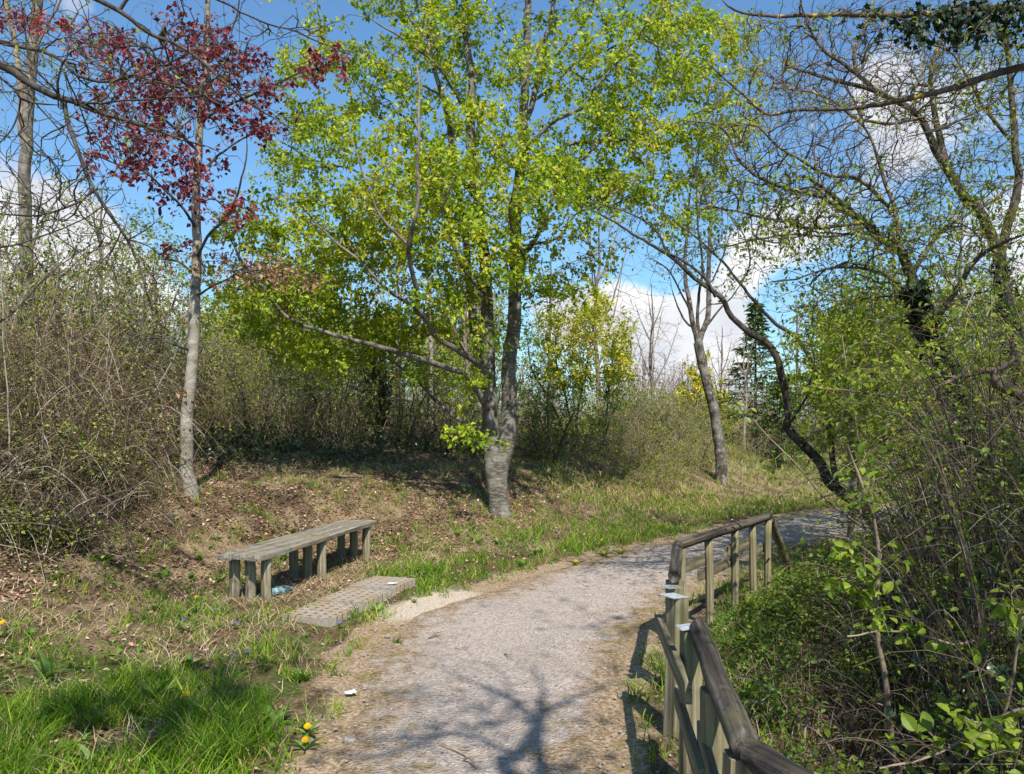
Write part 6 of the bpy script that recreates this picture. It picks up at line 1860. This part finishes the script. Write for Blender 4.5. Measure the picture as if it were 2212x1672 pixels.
def build_details():
    yel = leaf_mat('dandelion_petal', [(0, (.75, .45, .01)), (1, (.9, .62, .02))], .3, .6, .2, (1, 1, 1))
    vio = leaf_mat('violet_petal', [(0, (.12, .09, .42)), (1, (.25, .2, .7))], .3, .6, .2, (1, 1, 1))
    grn = simple_mat('flower_stalk', (.12, .17, .04), .6, 0, (.2, .12, .06))
    spots = [((425, 1297), .05, 'dandelion flower in the litter left of the bench legs'), ((404, 1535), .12, 'dandelion in the long grass at the lower left'), ((665, 1588), .05, 'upper of two dandelions on the bare soil at the path edge'),
             ((660, 1616), .05, 'lower of two dandelions on the bare soil at the path edge'), ((4, 1366), .1, 'dandelion cut by the left edge of the picture'), ((1300, 1170), .06, 'dandelion on the verge below the big tree, farthest from the path'),
             ((1305, 1197), .05, 'dandelion on the verge close to the path below the big tree'), ((1244, 1216), .05, 'dandelion where the bright grass meets the path'), ((1477, 1352), .06, 'dandelion growing between the two railings'),
             ((1459, 1216), .06, 'dandelion just left of the far railing corner'), ((1690, 1009), .1, 'dandelion far off in the meadow grass'), ((998 * 0 + 575, 1165), .12, 'dandelion peeping over the back of the bench seat'), ((1340, 1192), .06, 'dandelion between the verge grass and the leaf litter')]
    grp = 'yellow dandelions in the grass'
    for (px, py), hh, lab in spots:
        g = gpos(px, py + hh * F / 8 * .5)
        T = thing('dandelion', lab, 'flower', g, grp)
        b = Buf()
        tubes(b, np.array([[(0, 0, -.02), (.004, .002, hh * .5), (.0, -.004, hh)]]), np.full((1, 3), .0028), 5)
        link('stem', b.mesh('stem', grn), T)
        b = Buf()
        for ring, (nn_, rr, tilt) in enumerate([(15, .021, .15), (13, .017, .5), (10, .012, 1.0)]):
            a = np.arange(nn_) * 6.28 / nn_ + ring
            ax = np.stack([np.cos(a), np.sin(a) , np.full(nn_, tilt)], -1)
            # the flower heads face the light
            leaves(b, np.tile([0, -.004, hh], (nn_, 1)), ax @ np.array([[1, 0, 0], [0, .8, .6], [0, -.6, .8]]), np.tile([0, -.6, .8], (nn_, 1)), rr * (.85 + .3 * rng.random(nn_)), .32)
        link('flower_head', b.mesh('flower_head', yel), T)
        b = Buf()
        k = 6
        a = np.arange(k) * 1.05 + rng.random()
        leaves(b, np.tile([0, 0, .0], (k, 1)), np.stack([np.cos(a), np.sin(a), np.full(k, .55)], -1), np.tile([0, 0, 1.], (k, 1)) + rng.normal(0, .2, (k, 3)), .11 * (.6 + .6 * rng.random(k)), .24, LEAF_B)
        link('leaf_rosette', b.mesh('leaf_rosette', M_WEED), T)
    vs = [(368, 1140, 'violet in the dark litter under the brambles'), (466, 1330, 'violet nearest the bench, in the leaf litter'), (399, 1352, 'violet left of the others below the bench end'), (512, 1361, 'violet above the pair in the short grass'), (536, 1424, 'right hand violet of the pair in the short grass'), (507, 1432, 'left hand violet of the pair in the short grass'), (868, 1237, 'violet at the outer edge of the concrete paving'), (735, 1357, 'violet on the sandy ground in front of the paving')]
    for px, py, lab in vs:
        g = gpos(px, py)
        T = thing('violet', lab, 'flower', g, 'small violets in the grass')
        b = Buf()
        tubes(b, np.array([[(0, 0, -.02), (.004, 0, .03), (.0, -.006, .055)]]), np.full((1, 3), .0016), 4)
        link('stem', b.mesh('stem', grn), T)
        b = Buf()
        a = np.array([.3, 1.57, 2.84, 4.1, 5.3])
        leaves(b, np.tile([0, -.008, .055], (5, 1)), np.stack([np.cos(a), np.full(5, -.3), np.sin(a)], -1), np.tile([0, -1., .4], (5, 1)), .017, .8)
        link('petals', b.mesh('petals', vio), T)
        b = Buf()
        a = np.arange(5) * 1.256
        leaves(b, np.tile([0, 0, .005], (5, 1)), np.stack([np.cos(a), np.sin(a), np.full(5, .6)], -1), np.tile([0, 0, 1.], (5, 1)), .035, .8)
        link('leaf_rosette', b.mesh('leaf_rosette', M_WEED), T)
    # broad dock-like leaves in the near grass
    for px, py, hh, lab in [(212, 1590, .17, 'pale upright dandelion plant without a flower in the lower left grass'), (330, 1530, .19, 'dark broad leaved rosette in the middle of the lower left grass'), (100, 1480, .2, 'tall dark leaved rosette at the left edge grass'), (470, 1660, .14, 'leafy rosette at the bottom edge of the grass'), (860, 1395, .07, 'flat leafy tuft on the sandy ground beside the path')]:
        g = gpos(px, py)
        k = 9
        b = Buf()
        a = rng.random(k) * 6.28
        leaves(b, np.tile([0, 0, -.01], (k, 1)) + rng.normal(0, .01, (k, 3)), np.stack([np.cos(a) * .6, np.sin(a) * .6, .5 + .8 * rng.random(k)], -1), np.stack([-np.cos(a), -np.sin(a), np.full(k, .8)], -1), hh * (.6 + .5 * rng.random(k)), .26, LEAF_B, .3 + .5 * rng.random(k))
        tag(link('rosette_plant', b.mesh('rosette_plant', M_WEED), None, g), lab, 'plant', 'broad leaved rosettes in the grass')
    # twigs lying on the path
    for p0, p1, w, lab in [((950, 1618), (1012, 1645), .011, 'thick peeled stick lying on the near path'), ((983, 1405), (1010, 1412), .007, 'dark forked twig on the middle of the path'), ((925, 1385), (948, 1380), .007, 'short twig on the left side of the path'), ((1000, 1655), (1030, 1670), .006, 'thin twig at the bottom of the path'), ((1090, 1420), (1110, 1432), .005, 'tiny curved twig in the centre of the gravel')]:
        A, B_ = gpos(*p0), gpos(*p1)
        A[2] += .018; B_[2] += .022
        b = Buf()
        M_ = (A + B_) / 2 + rng.normal(0, .01, 3) + np.array([0, 0, .006])
        c = catmull([A, M_, B_], .02)
        tubes(b, c[None], np.linspace(w, w * .6, len(c))[None], 7, cap=True)
        s = c[len(c) // 2]
        e = s + (B_ - A) * .3 + np.array([.03, .04, .01])
        tubes(b, np.array([[s, (s + e) / 2 + (0, 0, .008), e]]), np.array([[w * .6, w * .5, w * .3]]), 6)
        tag(link('fallen_twig', b.mesh('fallen_twig', M_TWIG, c[0], True), None, c[0]), lab, 'twig', 'twigs lying on the path')
    # a few larger stones
    stone = simple_mat('field_stone', (.17, .155, .14), .9, 0, (.30, .28, .255))
    for px, py, s, lab in [(836, 1380, .022, 'pale stone near the tuft on the sandy ground'), (866, 1592, .03, 'grey stone on the left of the near path'), (1018, 1345, .014, 'small dark stone on the gravel below the verge'), (960, 1352, .016, 'grey stone left of the small dark one'), (755, 1606, .035, 'flat stone at the left edge of the path'), (873, 1608, .02, 'stone just below the grey one on the near path'), (952, 1660, .03, 'stone half buried beside the peeled stick')]:
        g = gpos(px, py)
        k, n_ = 8, 7
        u = np.linspace(.001, np.pi - .001, n_); a = np.arange(k) * 6.283 / k
        v = np.stack([np.sin(u)[:, None] * np.cos(a), np.sin(u)[:, None] * np.sin(a) * .75, np.repeat(np.cos(u)[:, None], k, 1) * .55], -1)
        v = v * s * (1 + .4 * (fbm(v[..., 0] * 2 + px, v[..., 1] * 2 + v[..., 2], 3)[..., None] - .5) + .12 * (rng.random((n_, k, 1)) - .5))
        idx = np.arange(n_ * k).reshape(n_, k)
        q = np.stack([idx[:-1], np.roll(idx[:-1], -1, 1), np.roll(idx[1:], -1, 1), idx[1:]], -1).reshape(-1, 4)
        b = Buf(); b.add(v, q, None, .5)
        tag(link('stone', b.mesh('stone', stone), None, g + np.array([0, 0, .014])), lab, 'stone', 'stones on the path')

import time as _time
for f_ in (build_main_tree, build_copper_tree, build_left_overhang, build_left_twin, build_ash, build_arching_tree, build_lichen_trees, build_ivy_limb_tree, build_saplings, build_shade_trees,
           build_scrub, build_conifers, build_far_trees, build_brambles, build_right_thicket, build_grass, build_litter, build_details):
    f_()
